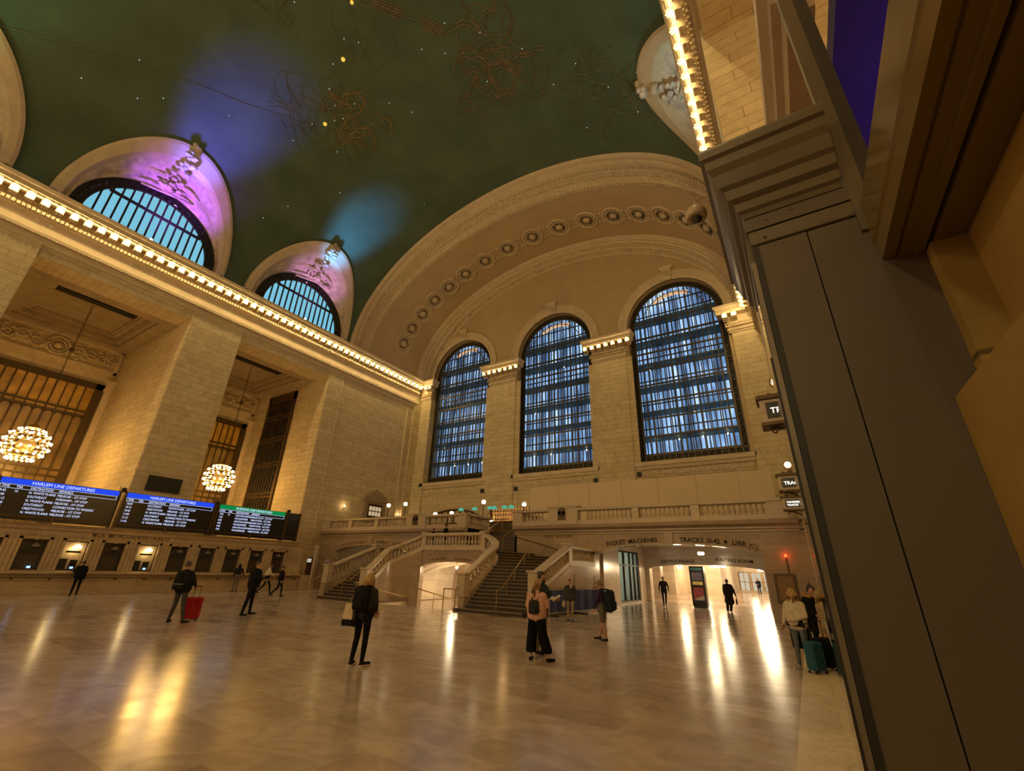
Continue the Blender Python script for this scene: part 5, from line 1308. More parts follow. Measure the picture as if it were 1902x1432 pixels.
# ================================================================ KIOSK beside the camera, near doorway
Y1, Y2 = 1.6, 2.66
kx = .0585
k = thing('kiosk', 'tall grey-brown panelled kiosk with a heavy moulded cornice close to the camera', 'kiosk', (.3, 2.1, 0)); kl = Vector((-.3, -2.1, 0))
def kb(name, mt, bxs, bev=0):
    m = MB()
    for b in bxs:
        (m.bevbox(*b, bev) if bev else m.box(*b))
    o = m.build(name, mt, k, loc=kl); return o
kb('panel', M_KIOSK, [(kx, Y1, 0, .227, Y1+.03, 3.07)]); kb('panel', M_KIOSK, [(.231, Y1+.002, 0, .52, Y1+.03, 3.07)])
kb('core', M_KIOSK, [(kx+.004, Y1+.03, 0, .5, Y2, 3.1)])
kb('top_rail', M_KIOSKT, [(kx-.01, Y1-.006, 3.075, .42, Y1+.03, 3.14)], .004)
kb('name_strip', M_KIOSK, [(kx-.012, Y1-.01, 3.142, .42, Y1+.03, 3.20)])
m = MB()                                          # crown mould round the front and the hall side
prof = [(.0, 3.20), (.012, 3.205), (.018, 3.225), (.03, 3.235), (.035, 3.27), (.055, 3.285), (.06, 3.33), (.075, 3.345), (.09, 3.40), (.105, 3.43), (.108, 3.47), (.122, 3.48), (.124, 3.515), (.12, 3.53), (0, 3.53)]
m.loft([[p for p in ((kx-d, 2.38+d*.5, z), (kx-d, Y1-d, z), (.366, Y1-d, z))] for d, z in prof], False)
m.add([(kx-.12, 2.43, 3.53), (kx-.12, Y1-.12, 3.53), (.345, Y1-.12, 3.53), (.345, Y2+.05, 3.53)], [(0, 1, 2, 3)])
m.build('crown_moulding', M_KIOSKT, k, loc=kl)
kb('corner_trim', M_KIOSKT, [(kx-.022, Y1+.06, 2.9, kx, Y2, 3.2)])
kb('edge_gasket', M_BLACK, [(.0535, Y1-.005, 0, .072, Y1+.02, 3.07), (.029, Y1-.004, 0, .0365, Y1+.012, 2.6)])
kb('side_glass', M_GLASSD, [(.034, Y1+.012, .1, .046, Y2, 2.98)]); kb('steel_edge', mat('brushed_edge', (.17, .145, .115), .3, .4), [(.0365, Y1-.003, 0, .052, Y1+.012, 3.0)])
kb('upright_post', M_KIOSKT, [(.374, 1.588, 3.0, .422, 1.62, 7.0)]); kb('post_shade_strip', M_IRON, [(.422, 1.592, 3.0, .468, 1.62, 7.0)])  # dark strip imitates the shaded face beside the post
for x, z in ((.115, 3.175), (.2, 3.185), (.10, 3.10), (.40, 3.12)):
    m = MB(); m.lathe([(.006, 0), (.006, -.003)], (x, Y1-.01, z), 8, 'y'); m.build('screw_head', M_KIOSK, k, loc=kl)
# near doorway: ochre pier and lintel
m = MB()
m.box(.505, 1.55, 0, .6, 1.66, 2.86); m.box(.59, -3, 0, 1.2, 1.66, 2.86); m.box(.44, -3, 0, .9, 1.6, 2.38)
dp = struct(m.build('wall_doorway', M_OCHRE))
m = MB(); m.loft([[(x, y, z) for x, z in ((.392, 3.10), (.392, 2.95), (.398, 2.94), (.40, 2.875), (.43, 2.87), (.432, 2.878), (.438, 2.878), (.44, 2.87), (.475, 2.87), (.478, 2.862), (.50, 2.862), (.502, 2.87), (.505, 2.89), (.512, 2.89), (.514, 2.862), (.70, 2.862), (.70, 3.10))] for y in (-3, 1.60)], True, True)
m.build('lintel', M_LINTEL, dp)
# domed security camera on a bent arm from the kiosk top
SC = .7
t = thing('security_camera', 'cream domed security camera on a curved arm beside the kiosk cornice', 'camera', (-.128, 1.7, 3.41))
m = MB(); m.lathe([(.02, .055), (.05, .045), (.064, .02), (.066, -.01), (.060, -.028), (.048, -.03)], seg=20); m.build('housing', M_BAL, t, smooth=True)
m = MB(); m.ball((0, 0, -.026), .036, 14, 8); m.build('lens_dome', M_GLASSD, t, smooth=True)
m = MB(); m.tube([(0, 0, .05), (.0, 0, .085), (.012, .0, .115), (.04, 0, .13), (.075, .01, .128)], .0045, 6); m.build('arm', M_BAL, t, smooth=True); t.scale = (SC, SC, SC); t.location = (-.128, 1.7, 3.41)

# ================================================================ coloured projector lamps on the south cornice
def projector(y, label, c1, e1, t1, c2, e2, t2, s1=.9, s2=.9):
    t = thing('projector_lamp', label, 'lamp', (XL+1.0, y, ZC))
    m = MB(); m.ball((0, 0, .12), .09, 10, 6); m.build('lens', M_STARW, t); m = MB(); m.box(-.1, -.1, 0, .1, .1, .05); m.build('base', M_IRON, t)
    for c, e, tg, s in ((c1, e1, t1, s1), (c2, e2, t2, s2)):
        o = lamp('SPOT', (XL+1.7, y, ZC+.3), e, c, .5, spot_size=s, spot_blend=1.0); aim(o, tg)
M_STARW = emit('projector_lens', (1, .95, 1), 14)
projector(6.7, 'bright white lamp at the foot of the larger purple lunette', (.40, .10, 1.0), 3000, (-36.2, 7.4, 28.6), (.13, .12, 1), 13000, (-31.2, 7.3, 31.8), 1.5, .78)
projector(19.0, 'bright white lamp at the foot of the smaller lilac lunette', (.75, .35, .9), 1200, (-36.2, 19.5, 28.6), (.08, .42, 1.0), 11000, (-31.4, 19.5, 31.7), 1.4, .66)
o = lamp('SPOT', (XL+1.3, -6, ZC+.45), 900, (.1, 1, .5), .15, spot_size=1.0, spot_blend=1.0); aim(o, (-32, -5, 31))
o = lamp('SPOT', (-.8, 18.5, ZC+.4), 420, (.7, 1, .85), .3, spot_size=2.4, spot_blend=1.0); aim(o, (-3.5, 15, 33))
lamp('POINT', (2.6, 4.0, 5.0), 55, (.20, .10, .9), .2)

# ================================================================ barrier, standing sign
t = thing('barrier', 'long dark blue fabric crowd barrier in front of the stair wall', 'barrier', (0, 0, 0))
P0, P1 = Vector((-10.3, 19.75, 0)), Vector((-9.55, 24.9, 0)); d = (P1-P0); u = d.normalized(); n_ = Vector((u.y, -u.x, 0))
m = MB(); K = 24
rows_ = [[tuple(P0+d*(i/K)+n_*(.012*math.sin(i*1.7))+Vector((0, 0, z))) for z in (.16, .5, .8, 1.08)] for i in range(K+1)]
m.loft(rows_, False); m.loft([[tuple(Vector(p)+n_*.02) for p in r] for r in rows_], False); m.build('fabric', mat('navy_fabric', (.012, .02, .13), .55, 0, .3, 6), t)
m = MB(); m.tube([P0+Vector((0, 0, 1.10)), P1+Vector((0, 0, 1.10))], .03, 6); m.tube([P0+Vector((0, 0, .14)), P1+Vector((0, 0, .14))], .03, 6)
for q in (0, .5, 1): m.tube([P0+d*q, P0+d*q+Vector((0, 0, 1.1))], .03, 6)
m.build('frame', mat('silver_tube', (.45, .42, .4), .3, .8), t)
for q in (.02, .5, .98): m = MB(); p = P0+d*q; m.tube([p-n_*.45+Vector((0, 0, .03)), p+n_*.45+Vector((0, 0, .03))], .035, 5); m.build('foot', M_IRON, t)
t = thing('advertising_stand', 'tall black free-standing poster stand in the passage', 'stand', (-6.25, 33.2, 0), .0)
m = MB(); m.bevbox(-.45, -.12, .1, .45, .5, 2.5, .02); m.box(-.4, -.1, 0, .4, .45, .1); m.build('case', M_DARKSC, t)
m = MB(); m.box(-.36, -.13, 2.22, .36, -.12, 2.4); m.build('header', mat('header_teal', (.03, .09, .11), .4), t)
for nm, c, z0, z1 in (('upper_poster', (.10, .08, .12), 1.62, 2.12), ('ticker_poster', (.50, .36, .12), 1.36, 1.56), ('lower_poster', (.30, .05, .06), .45, 1.2)):
    m = MB(); m.box(-.32, -.135, z0, .32, -.12, z1); m.build(nm, mat(nm, c, .35, 0, .5, 4), t)
m = MB(); m.add([(-.32, -.14, .45), (.32, -.14, .45), (.32, -.14, .72), (-.1, -.14, .6)], [(0, 1, 2, 3)]); m.build('poster_stripe', mat('poster_pale', (.5, .4, .36), .4), t)
# ================================================================ PEOPLE
SKIN = mat('skin', (.50, .28, .18), .55, 0, .06, 8); SKIN_D = mat('skin_deep', (.20, .10, .06), .55, 0, .06, 8)
CL = {}
def cloth(c):
    if c not in CL: CL[c] = mat('cloth_%d' % len(CL), c, .9, 0, .18, 14, .15, spec=.12)
    return CL[c]
def nearest_mats(me, caps, mats):
    """give each face the material of the body piece it belongs to"""
    for p in me.polygons:
        c = p.center; best = 1e9; bi = 0
        for a, b, ra, rb, mi in caps:
            ab = b-a; t = 0 if ab.length < 1e-6 else max(0, min(1, (c-a).dot(ab)/ab.length_squared))
            d = (c-(a+ab*t)).length - (ra+(rb-ra)*t)
            if d < best: best = d; bi = mi
        p.material_index = bi; p.use_smooth = True
def person(label, pos, face, h=1.7, top=(.02, .02, .025), low=(.02, .02, .025), shoe=(.02, .02, .02), skin=None, hairc=(.05, .03, .02), hair='short',
           armA=None, armB=None, legA=None, legB=None, lean=(0, 0), headturn=0, tilt=0, wide=0, shorts=False, bare=False, coat=None, build=1.0, jacket=0.0, shorthem=None, beard=False, voxel=.017, sole=None, flip=False):
    if flip:
        fx = lambda q: tuple((-p_[0],)+tuple(p_[1:]) for p_ in q) if q else None
        armA, armB = fx(armB), fx(armA); legA, legB = fx(legB), fx(legA); headturn = -headturn
    skin = skin or SKIN; k = h/1.7; V3 = Vector
    mats = [cloth(top), cloth(low), cloth(shoe), skin]
    L = V3((lean[0], lean[1], 0))
    sh = 1.41; hipx = .095
    caps = []
    def C(a, b, ra, rb, mi): caps.append((V3(a), V3(b), ra, rb, mi))
    T = lambda x, y, z: V3((x, y, z)) + L*max(0, (z-.9)/.6)
    # torso
    bw = build
    C(T(-.07*bw, 0, .98), T(.07*bw, 0, .98), .125*bw, .125*bw, 1); C(T(-.05*bw, .0, 1.08), T(.05*bw, .0, 1.08), .115*bw, .115*bw, 0)
    C(T(-.06*bw, .01, 1.16), T(-.09*bw, .0, 1.33), .112*bw, .105, 0); C(T(.06*bw, .01, 1.16), T(.09*bw, .0, 1.33), .112*bw, .105, 0)
    C(T(-.14*bw, .01, sh-.02), T(.14*bw, .01, sh-.02), .068, .068, 0); C(T(0, 0, 1.2), T(0, .01, 1.42), .11, .085, 0)
    if jacket: C(T(-.08, 0, 1.0), T(-.1, 0, 1.32), .125+jacket, .12+jacket*.6, 0); C(T(.08, 0, 1.0), T(.1, 0, 1.32), .125+jacket, .12+jacket*.6, 0); C(T(-.08, 0, .95), T(.08, 0, .95), .12+jacket, .12+jacket, 0)
    C(T(0, .01, 1.42), T(0, -.01, 1.52), .052, .05, 3)
    if coat: z1, r = coat; C(T(-.05, 0, .95), V3((-.06, .02, z1)), .14, r, 0); C(T(.05, 0, .95), V3((.06, .02, z1)), .14, r, 0)
    # legs
    defl = [((-hipx, -.01, .50), (-hipx, .03, .09)), ((hipx, -.01, .50), (hipx, .03, .09))]
    feet = []
    for sgn, leg, df in ((-1, legA, defl[0]), (1, legB, defl[1])):
        kn, an = (leg[0], leg[1]) if leg else df; toe = leg[2] if leg and len(leg) > 2 else (an[0]+sgn*.02, an[1]-.17, .03)
        kn, an, toe = V3(kn), V3(an), V3(toe); hp = T(sgn*hipx, 0, .92)
        lm = 3 if shorts else 1
        if shorts:
            mid = hp.lerp(kn, .72); C(hp, mid, .10, .098, 1); C(mid, kn, .068, .052, 3); C(kn, kn.lerp(an, .35), .052, .056, 3); C(kn.lerp(an, .35), an, .056, .036, 3)
        else:
            C(hp, kn, .092*bw+wide*.25, .062+wide*.7, lm); C(kn, kn.lerp(an, .35), .06+wide*.7, .060+wide*.8, lm); C(kn.lerp(an, .35), an, .058+wide*.8, .042+wide, 1)
        if bare: C(an+V3((0, 0, .02)), an, .036, .036, 3)
        heel = V3((an.x, an.y+.02, max(.045, an.z-.05)+.0)); heel.z = an.z-.045
        C(heel, toe+V3((0, 0, .01)), .042, .034, 2); C(an, heel, .04, .042, 2); feet.append((heel, toe))
    # arms
    hands = []
    for sgn, arm in ((-1, armA), (1, armB)):
        el, wr = arm[:2] if arm else ((sgn*.235, .03, 1.13), (sgn*.24, -.05, .89)); s = T(sgn*.185*bw, .01, sh-.035)
        el, wr = V3(el), V3(wr)
        if not arm: el += L*.3; wr += L*.1
        am = 3 if bare == 'arms' else 0
        C(s, el, .058+jacket*.3, .044+jacket*.25, 0); C(el, wr, .043+jacket*.25, .031+jacket*.15, am); hands.append((el, wr, sgn))
    mb = MB()
    def capsule(a, b, ra, rb):
        d = b-a; ln = d.length
        if ln < 1e-5: d = V3((0, 0, 1)); ln = 1e-5
        d = d.normalized(); u = d.cross(V3((0, 1, 0)));
        if u.length < .1: u = d.cross(V3((1, 0, 0)))
        u.normalize(); w = d.cross(u); rings = []
        for q in (-85, -60, -30, 0): rings.append((a+d*ra*math.sin(math.radians(q)), ra*math.cos(math.radians(q))))
        for q in (0, 30, 60, 85): rings.append((b+d*rb*math.sin(math.radians(q)), rb*math.cos(math.radians(q))))
        mb.loft([[tuple(c+(u*math.cos(2*PI*j/12)+w*math.sin(2*PI*j/12))*r) for j in range(12)] for c, r in rings], True, True)
    for a, b, ra, rb, mi in caps: capsule(a, b, ra, rb)
    tmp = mb.build('tmp_body', mats[0]); md = tmp.modifiers.new('r', 'REMESH'); md.mode = 'VOXEL'; md.voxel_size = voxel
    ms = tmp.modifiers.new('s', 'SMOOTH'); ms.factor = .5; ms.iterations = 3
    me = bpy.data.meshes.new_from_object(tmp.evaluated_get(bpy.context.evaluated_depsgraph_get())); bpy.data.objects.remove(tmp)
    me.materials.clear()
    if bare and wide:
        for v in me.vertices: v.co.z = max(v.co.z, .17)
    for q in mats: me.materials.append(q)
    nearest_mats(me, caps, mats)
    # hands, head joined into the same mesh
    X = MB(); X.m = 3; X.smooth = True
    for el, wr, sgn in hands:
        d = (wr-el).normalized(); side = d.cross(V3((0, 0, 1)));
        if side.length < .2: side = V3((0, 1, 0))
        side.normalize(); pn = d.cross(side).normalized()
        side = V3((0, -1, 0)) if abs(d.z) > .8 else side
        pn = d.cross(side).normalized()*(-sgn)
        X.loft([[tuple(wr+d*t+side*w*math.cos(a)+pn*.015*math.sin(a)) for a in [2*PI*j/8 for j in range(8)]] for t, w in ((-.02, .024), (.01, .030), (.04, .038), (.085, .040), (.095, .034))], True, True)
        for f, (o, ln) in enumerate(((-.031, .062), (-.0105, .075), (.0105, .070), (.031, .054))):
            b = wr+d*.088+side*o; p1 = b+d*ln*.45+pn*.010; p2 = p1+d*ln*.3+pn*.022; p3 = p2+d*ln*.12+pn*.022
            X.tube([b-d*.01, p1, p2, p3], .0088, 6, .0065)
        b = wr+d*.03+side*.034; X.tube([b, b+side*.026+d*.03+pn*.01, b+side*.03+d*.058+pn*.024], .0105, 6, .008)
    # head
    hc = T(0, -.015, 1.60); M = Matrix.Translation(hc) @ Matrix.Rotation(headturn, 4, 'Z') @ Matrix.Rotation(tilt, 4, 'X')
    rings = []
    for i in range(13):
        a = -PI/2+PI*i/12; z = math.sin(a); q = max(math.cos(a), .03); ring = []
        for j in range(18):
            t = 2*PI*j/18; x = q*math.cos(t)*.076; y = q*math.sin(t)*.096; zz = z*.118
            if y < 0 and zz < -.02: x *= 1-.25*min(1, (-zz-.02)/.09); y *= 1-.05*(-zz/.1)
            if y > 0 and zz < -.03: y *= 1-.35*min(1, (-zz-.03)/.08)
            if y < -.06 and .0 < zz < .03 and .015 < abs(x) < .045: y += .008
            if y < -.07 and .03 <= zz < .05: y -= .004
            ring.append(M @ V3((x, y, zz)))
        rings.append([tuple(p) for p in ring])
    X.loft(rings, True, True)
    nose = [(0, -.093, .022), (0, -.103, .0), (0, -.113, -.018), (0, -.098, -.028)]
    X.tube([M @ V3(p) for p in nose], .009, 6, .013)
    for sx in (-1, 1):
        X.ball(M @ V3((sx*.078, .008, -.005)), .028, 7, 5, (.35, .7, 1.1))
        X.tube([M @ V3((sx*.018, -.094, -.052)), M @ V3((0, -.099, -.050))], .006, 5)
    X.tube([M @ V3((0, 0, -.06)), M @ V3((0, .012, -.15))], .054, 9)
    bm = bmesh.new(); bm.from_mesh(me)
    vs = [bm.verts.new(p) for p in X.v]
    for fc, mi in zip(X.f, X.mi):
        try: q = bm.faces.new([vs[i] for i in fc]); q.material_index = mi; q.smooth = True
        except ValueError: pass
    bmesh.ops.recalc_face_normals(bm, faces=bm.faces); bm.to_mesh(me); bm.free()
    zmin = 0; me.name = 'person'
    o = bpy.data.objects.new('person', me); COL.objects.link(o); o.location = pos; o.scale = (k, k, k)
    o.rotation_euler = (0, 0, math.atan2(face[0], -face[1])); tag(o, label, 'person')
    # eyes
    E_ = MB()
    for sx in (-1, 1): E_.ball(M @ V3((sx*.031, -.083, .014)), .0125, 7, 5, (1, .7, .8))
    E_.build('eyes', mat('eye_dark', (.05, .035, .03), .2) if 'eye_dark' not in MATS else MATS['eye_dark'], o)
    # hair
    hm = MATS.get('hair%s' % (hairc,)) or mat('hair%s' % (hairc,), hairc, .5, 0, .4, 30, .5, stretch=(1, 1, .2))
    MATS['hair%s' % (hairc,)] = hm
    Hh = MB(); Hh.smooth = True
    def cap(grow=1.0, low=-.15, front=.45):
        rings = []
        for i in range(9):
            a = math.asin(low)+(PI/2-math.asin(low))*i/8; ring = []
            for j in range(20):
                t = 2*PI*j/20; q = max(math.cos(a), .03); x = q*math.cos(t)*.087*grow; y = q*math.sin(t)*.106*grow+.006; z = math.sin(a)*.130*grow
                if y < -.03: z = max(z, .118*front+(-.03-y)*.25*0+.02*(1-abs(x)/.08)); y = max(y, -.092) if z < .08 else y
                ring.append(tuple(M @ V3((x, y, z))))
            rings.append(ring)
        Hh.loft(rings, True, True)
    if hair == 'short': cap()
    elif hair in ('bob', 'long'):
        cap(1.06, -.3); zl = -.17 if hair == 'bob' else -.30; rr = random.Random(4)
        for j in range(18):
            a = -.25*PI+1.5*PI*j/17; x, y = .088*math.cos(a), .098*math.sin(a)+.01
            Hh.tube([M @ V3((x*.9, y*.9, .06)), M @ V3((x*1.12, y*1.12, -.03)), M @ V3((x*1.08, y*1.15, zl*.6)), M @ V3((x*.85+rr.uniform(-.015, .015), y*.95, zl+rr.uniform(-.02, .02)))], .024, 5, .012)
    elif hair in ('bun', 'pony'):
        cap(1.02, -.2)
        if hair == 'bun': Hh.ball(M @ V3((.0, .085, .085)), .05, 9, 6)
        else:
            for q in (-.018, 0, .018): Hh.tube([M @ V3((q, .095, .04)), M @ V3((q*1.3, .14, -.03)), M @ V3((q*1.5, .13, -.14)), M @ V3((q*.8, .115, -.30))], .028, 6, .012)
    elif hair in ('cap', 'beanie', 'hat'):
        cap(1.08, -.1 if hair == 'cap' else -.28)
        if hair == 'cap': Hh.loft([[tuple(M @ V3((x, y, z))) for x, y, z in ((-.06, -.085, .055), (.06, -.085, .055), (.045, -.165, .04), (-.045, -.165, .04))], [tuple(M @ V3((x, y, z))) for x, y, z in ((-.06, -.085, .065), (.06, -.085, .065), (.045, -.165, .05), (-.045, -.165, .05))]], True, True)
        if hair == 'beanie': Hh.ball(M @ V3((0, .02, .14)), .035, 8, 5)
    Hh.build({'cap': 'cap', 'beanie': 'beanie', 'hat': 'hat'}.get(hair, 'hair'), hm, o)
    if beard:
        B = MB(); B.ball(M @ V3((0, -.062, -.082)), .052, 10, 7, (1.05, .8, 1.15)); B.build('beard', hm, o, smooth=True)
    if sole:
        for heel, toe in feet:
            B = MB(); B.tube([(heel.x, heel.y+.03, .018), (toe.x, toe.y-.02, .016)], .042, 8, .040)
            for i, v in enumerate(B.v): B.v[i] = (v[0], v[1], max(0.0, min(.034, v[2])))
            B.build('shoe_sole', cloth(sole), o)
    return o
def backpack(label, o, c=(.012, .012, .014), w=.15, h=.42, z=1.06, y=.21, d=.09):
    """worn on the wearer's back; placed in the wearer's frame"""
    t = thing('backpack', label, 'backpack'); t.matrix_world = Matrix.Translation(o.location) @ o.rotation_euler.to_matrix().to_4x4() @ Matrix.Diagonal((o.scale[0],)*3+(1,))
    m = MB(); m.loft([[(x*s, y+yy*s2, z+q) for x, yy in ((-w, -d), (w, -d), (w*1.02, d*.5), (w*.6, d), (-w*.6, d), (-w*1.02, d*.5))] for q, s, s2 in ((0, .8, .8), (.03, .98, 1), (h*.6, 1, 1), (h*.9, .88, .85), (h, .5, .5))], True, True); m.build('pack', cloth(c), t)
    m = MB(); m.bevbox(-w*.7, y+d, z+.04, w*.7, y+d+.04, z+h*.45, .015); m.build('front_pocket', cloth(c), t)
    m = MB()
    for s in (-1, 1): m.tube([(s*.07, y-.06, z+h), (s*.11, .05, 1.47), (s*.115, -.11, 1.40), (s*.12, -.13, 1.22), (s*.15, -.02, 1.08), (s*.12, y-.05, z+.06)], .018, 5)
    m.build('strap', cloth(c), t); return t
def suitcase(label, pos, rz, c, w=.4, h=.62, d=.25, handle=True):
    t = thing('suitcase', label, 'suitcase', pos, rz)
    m = MB(); m.bevbox(-w/2, -d/2, .06, w/2, d/2, .06+h, .035); m.build('shell', cloth(c), t)
    m = MB()
    for i in range(5): x = -w*.36+w*.18*i; m.bevbox(x-.012, -d/2-.008, .12, x+.012, -d/2+.004, h, .003)
    m.build('shell_ribs', cloth(tuple(q*.6 for q in c)), t)
    for a in (-1, 1):
        for b in (-1, 1): m = MB(); m.lathe([(.03, -.012), (.03, .012)], (a*w*.4, b*d*.36, .03), 10, 'x'); m.build('wheel', M_BLACK, t)
    if handle:
        m = MB()
        for a in (-1, 1): m.tube([(a*.09, d*.3, h), (a*.09, d*.3, h+.40)], .009, 5)
        m.tube([(-.10, d*.3, h+.40), (.10, d*.3, h+.40)], .014, 5); m.build('handle', M_IRON, t)
    return t
TOCAM = lambda p: (-p[0], -p[1])
# woman with backpack and tote, seen from behind
p = (-8.14, 7.15, 0); f_ = (-.25, .95)
w1 = person('blond woman in black seen from behind, with a black backpack and cream tote bag', p, f_, 1.72, (.03, .028, .026), (.008, .008, .008), (.02, .02, .02), hairc=(.42, .27, .10), hair='bob', tilt=-.25,
           armA=((-.24, .0, 1.16), (-.19, -.14, 1.02)), armB=((.27, .04, 1.18), (.21, -.10, 1.0)), legA=((-.11, -.01, .5), (-.14, .03, .09), (-.19, -.14, .035)), legB=((.09, -.02, .5), (.09, .0, .09), (.16, -.16, .035)), voxel=.014, jacket=.02, sole=(.6, .5, .4), flip=True)
backpack('slim black backpack worn by the blond woman in black', w1, w=.16, h=.46, z=1.02)
B = MB(); B.tube([(.10, -.05, 1.44), (.14, .02, 1.46)], .055, 7, .05); B.build('pale_shirt_shoulder', cloth((.45, .36, .26)), w1)
m = MB()                                            # black jacket tied round the waist, hanging in two points
for s in (-1, 1): m.loft([[(s*x, y, z) for x, y in ((.02, .10), (.18, .02), (.22, .06), (.10, .17))] for z in (1.06, .88)]+[[(s*x, y, .70) for x, y in ((.12, .10), (.22, .04), (.23, .07), (.16, .12))]], True, True)
m.build('tied_jacket', cloth((.009, .009, .009)), w1)
t = thing('tote_bag', 'cream canvas tote bag with a black bottom on the left shoulder of the blond woman', 'bag'); t.matrix_world = w1.matrix_basis
m = MB(); m.loft([[(.36-x*s, y, z) for x, y in ((-.14, -.05), (.10, -.05), (.10, .05), (-.14, .05))] for z, s in ((1.12, .7), (.95, .9), (.82, 1.0))], True, True); m.build('canvas', cloth((.58, .47, .34)), t)
m = MB(); m.loft([[(.36-x*s, y, z) for x, y in ((-.145, -.055), (.105, -.055), (.105, .055), (-.145, .055))] for z, s in ((.82, 1.0), (.74, 1.0), (.70, .9))], True, True); m.build('black_base', cloth((.01, .01, .01)), t)
m = MB(); m.tube([(.42, 0, 1.12), (.22, .0, 1.46), (.19, .03, 1.47), (.30, .03, 1.12)], .014, 5); m.build('strap', cloth((.25, .18, .1)), t)
# man with the red suitcase
p = (-17.72, 7.70, 0)
w2 = person('man in a dark jacket seen from behind, standing beside the red suitcase', p, (-.6, .75), 1.83, (.012, .012, .013), (.045, .045, .05), (.02, .018, .015), hairc=(.04, .025, .018), jacket=.035,
           armA=((-.26, -.02, 1.15), (-.24, -.2, 1.0)), armB=((.25, .06, 1.14), (.22, .16, .94)), legA=((-.14, .02, .5), (-.30, .10, .09), (-.42, .02, .035)), legB=((.10, .0, .5), (.14, .04, .09), (.16, -.13, .035)), lean=(.04, .02))
t = thing('waist_bag', 'dark sling bag with a grey stripe on the back of the suitcase man', 'bag'); t.matrix_world = w2.matrix_basis
m = MB(); m.loft([[(x*s+.05, .19+y*s, 1.04+z) for x, y in ((-.17, -.06), (.17, -.06), (.15, .07), (-.15, .07))] for z, s in ((-.13, .6), (-.05, 1), (.07, 1), (.12, .6))], True, True); m.build('body', cloth((.012, .012, .012)), t)
m = MB(); m.box(-.10, .255, 1.06, .19, .265, 1.085); m.build('stripe', cloth((.2, .2, .19)), t)
suitcase('red hard-shell suitcase standing behind the man in the dark jacket', (-18.02, 8.28, 0), .9, (.30, .018, .018), .50, .66, .28)
# man in black facing the windows
p = (-18.52, 10.5, 0)
person('tall man all in black standing between the red suitcase and the ticket wall', p, (.75, .55), 1.92, (.010, .010, .012), (.010, .010, .010), (.01, .01, .01), hairc=(.02, .015, .012), jacket=.05, hair='short',
       armA=((-.25, -.10, 1.16), (-.12, -.30, 1.12)), armB=((.26, -.08, 1.14), (.12, -.30, 1.10)), legA=((-.16, .02, .5), (-.26, .06, .09), (-.30, -.12, .035)), legB=((.12, .0, .5), (.20, .02, .09), (.24, -.16, .035)))
person('figure in a dark top and pale trousers half hidden behind the tall man in black', (-32.9, 17.4, 0), (-1, .3), 1.72, (.02, .018, .018), (.16, .13, .10), hairc=(.02, .015, .01), hair='long', armA=((-.3, -.1, 1.15), (-.42, -.2, 1.0)))
# two striding people
p = (-30.2, 17.9, 0)
person('man in a white shirt and black trousers striding along the ticket wall', p, (.25, .97), 1.78, (.62, .52, .38), (.012, .012, .014), (.02, .015, .012), hairc=(.16, .06, .02),
       armA=((-.24, -.12, 1.14), (-.2, -.32, 1.02)), armB=((.25, .10, 1.14), (.22, -.02, .92)), legA=((-.10, -.20, .52), (-.10, -.30, .10), (-.10, -.47, .05)), legB=((.09, .06, .50), (.08, .42, .14), (.08, .30, .05)), lean=(0, -.05))
p = (-27.5, 17.2, 0)
person('person in a dark suit striding just ahead of the man in the white shirt', p, (.35, .93), 1.70, (.012, .012, .018), (.014, .014, .018), (.02, .02, .02), hairc=(.03, .02, .02), jacket=.03,
       armA=((-.24, .08, 1.13), (-.22, .02, .9)), armB=((.25, -.06, 1.13), (.23, -.18, .93)), legA=((-.10, -.12, .5), (-.10, -.14, .09), (-.10, -.3, .035)), legB=((.09, .06, .50), (.08, .38, .16), (.08, .27, .06)))
# leaning at the counter
person('figure in black leaning on the ticket counter at the lit window', (-32.85, 9.15, 0), (-1, .15), 1.66, (.008, .009, .012), (.008, .008, .010), (.01, .01, .01), hairc=(.02, .015, .015), jacket=.05, lean=(.0, -.28),
       armA=((-.26, -.36, 1.18), (-.15, -.55, 1.2)), armB=((.26, -.34, 1.15), (.16, -.55, 1.18)), legA=((-.11, -.02, .5), (-.12, .06, .09)), legB=((.10, .02, .5), (.12, .12, .09)))
# pink jacket woman and bearded man
p = (-5.65, 10.2, 0)
w8 = person('woman in a pink jacket and wide black trousers with a blond ponytail, seen from behind', p, (-.10, 1), 1.68, (.62, .36, .27), (.006, .006, .006), (.01, .01, .01), hairc=(.36, .22, .09), hair='pony', jacket=.03, wide=.085, bare=True,
            armA=((-.25, .02, 1.14), (-.20, -.16, 1.02)), armB=((.26, -.06, 1.14), (.12, -.28, 1.16)), legA=((-.12, .0, .52), (-.14, .0, .22), (-.17, -.16, .04)), legB=((.15, .0, .52), (.26, .0, .22), (.40, -.10, .04)), voxel=.014, headturn=.3, flip=True)
for s, (ax, ay) in enumerate(((.14, 0), (-.26, 0))):
    m = MB(); m.m = 0; m.tube([(ax, ay, .25), (ax-(.0 if s == 0 else .03), ay, .09)], .036, 8); m.m = 1; m.tube([(ax-(.0 if s == 0 else .02), ay+.04, .035), (ax-(-.03 if s == 0 else .13), ay-.15, .028)], .042, 8, .030); m.build('foot', [SKIN, cloth((.01, .01, .01))], w8)
backpack('small dark leather backpack worn by the woman in the pink jacket', w8, (.035, .035, .032), .12, .30, .98, .20, .06)
p = (-5.97, 11.0, 0)
w9 = person('bearded man with dark hair in a bun behind the woman in pink, holding white paper', p, (.85, -.15), 1.86, (.04, .045, .05), (.16, .12, .08), (.03, .02, .02), hairc=(.02, .013, .01), hair='bun', beard=True, build=1.05,
            armA=((-.25, -.10, 1.15), (-.08, -.33, 1.16)), armB=((.25, -.12, 1.15), (.12, -.36, 1.12)), voxel=.015)
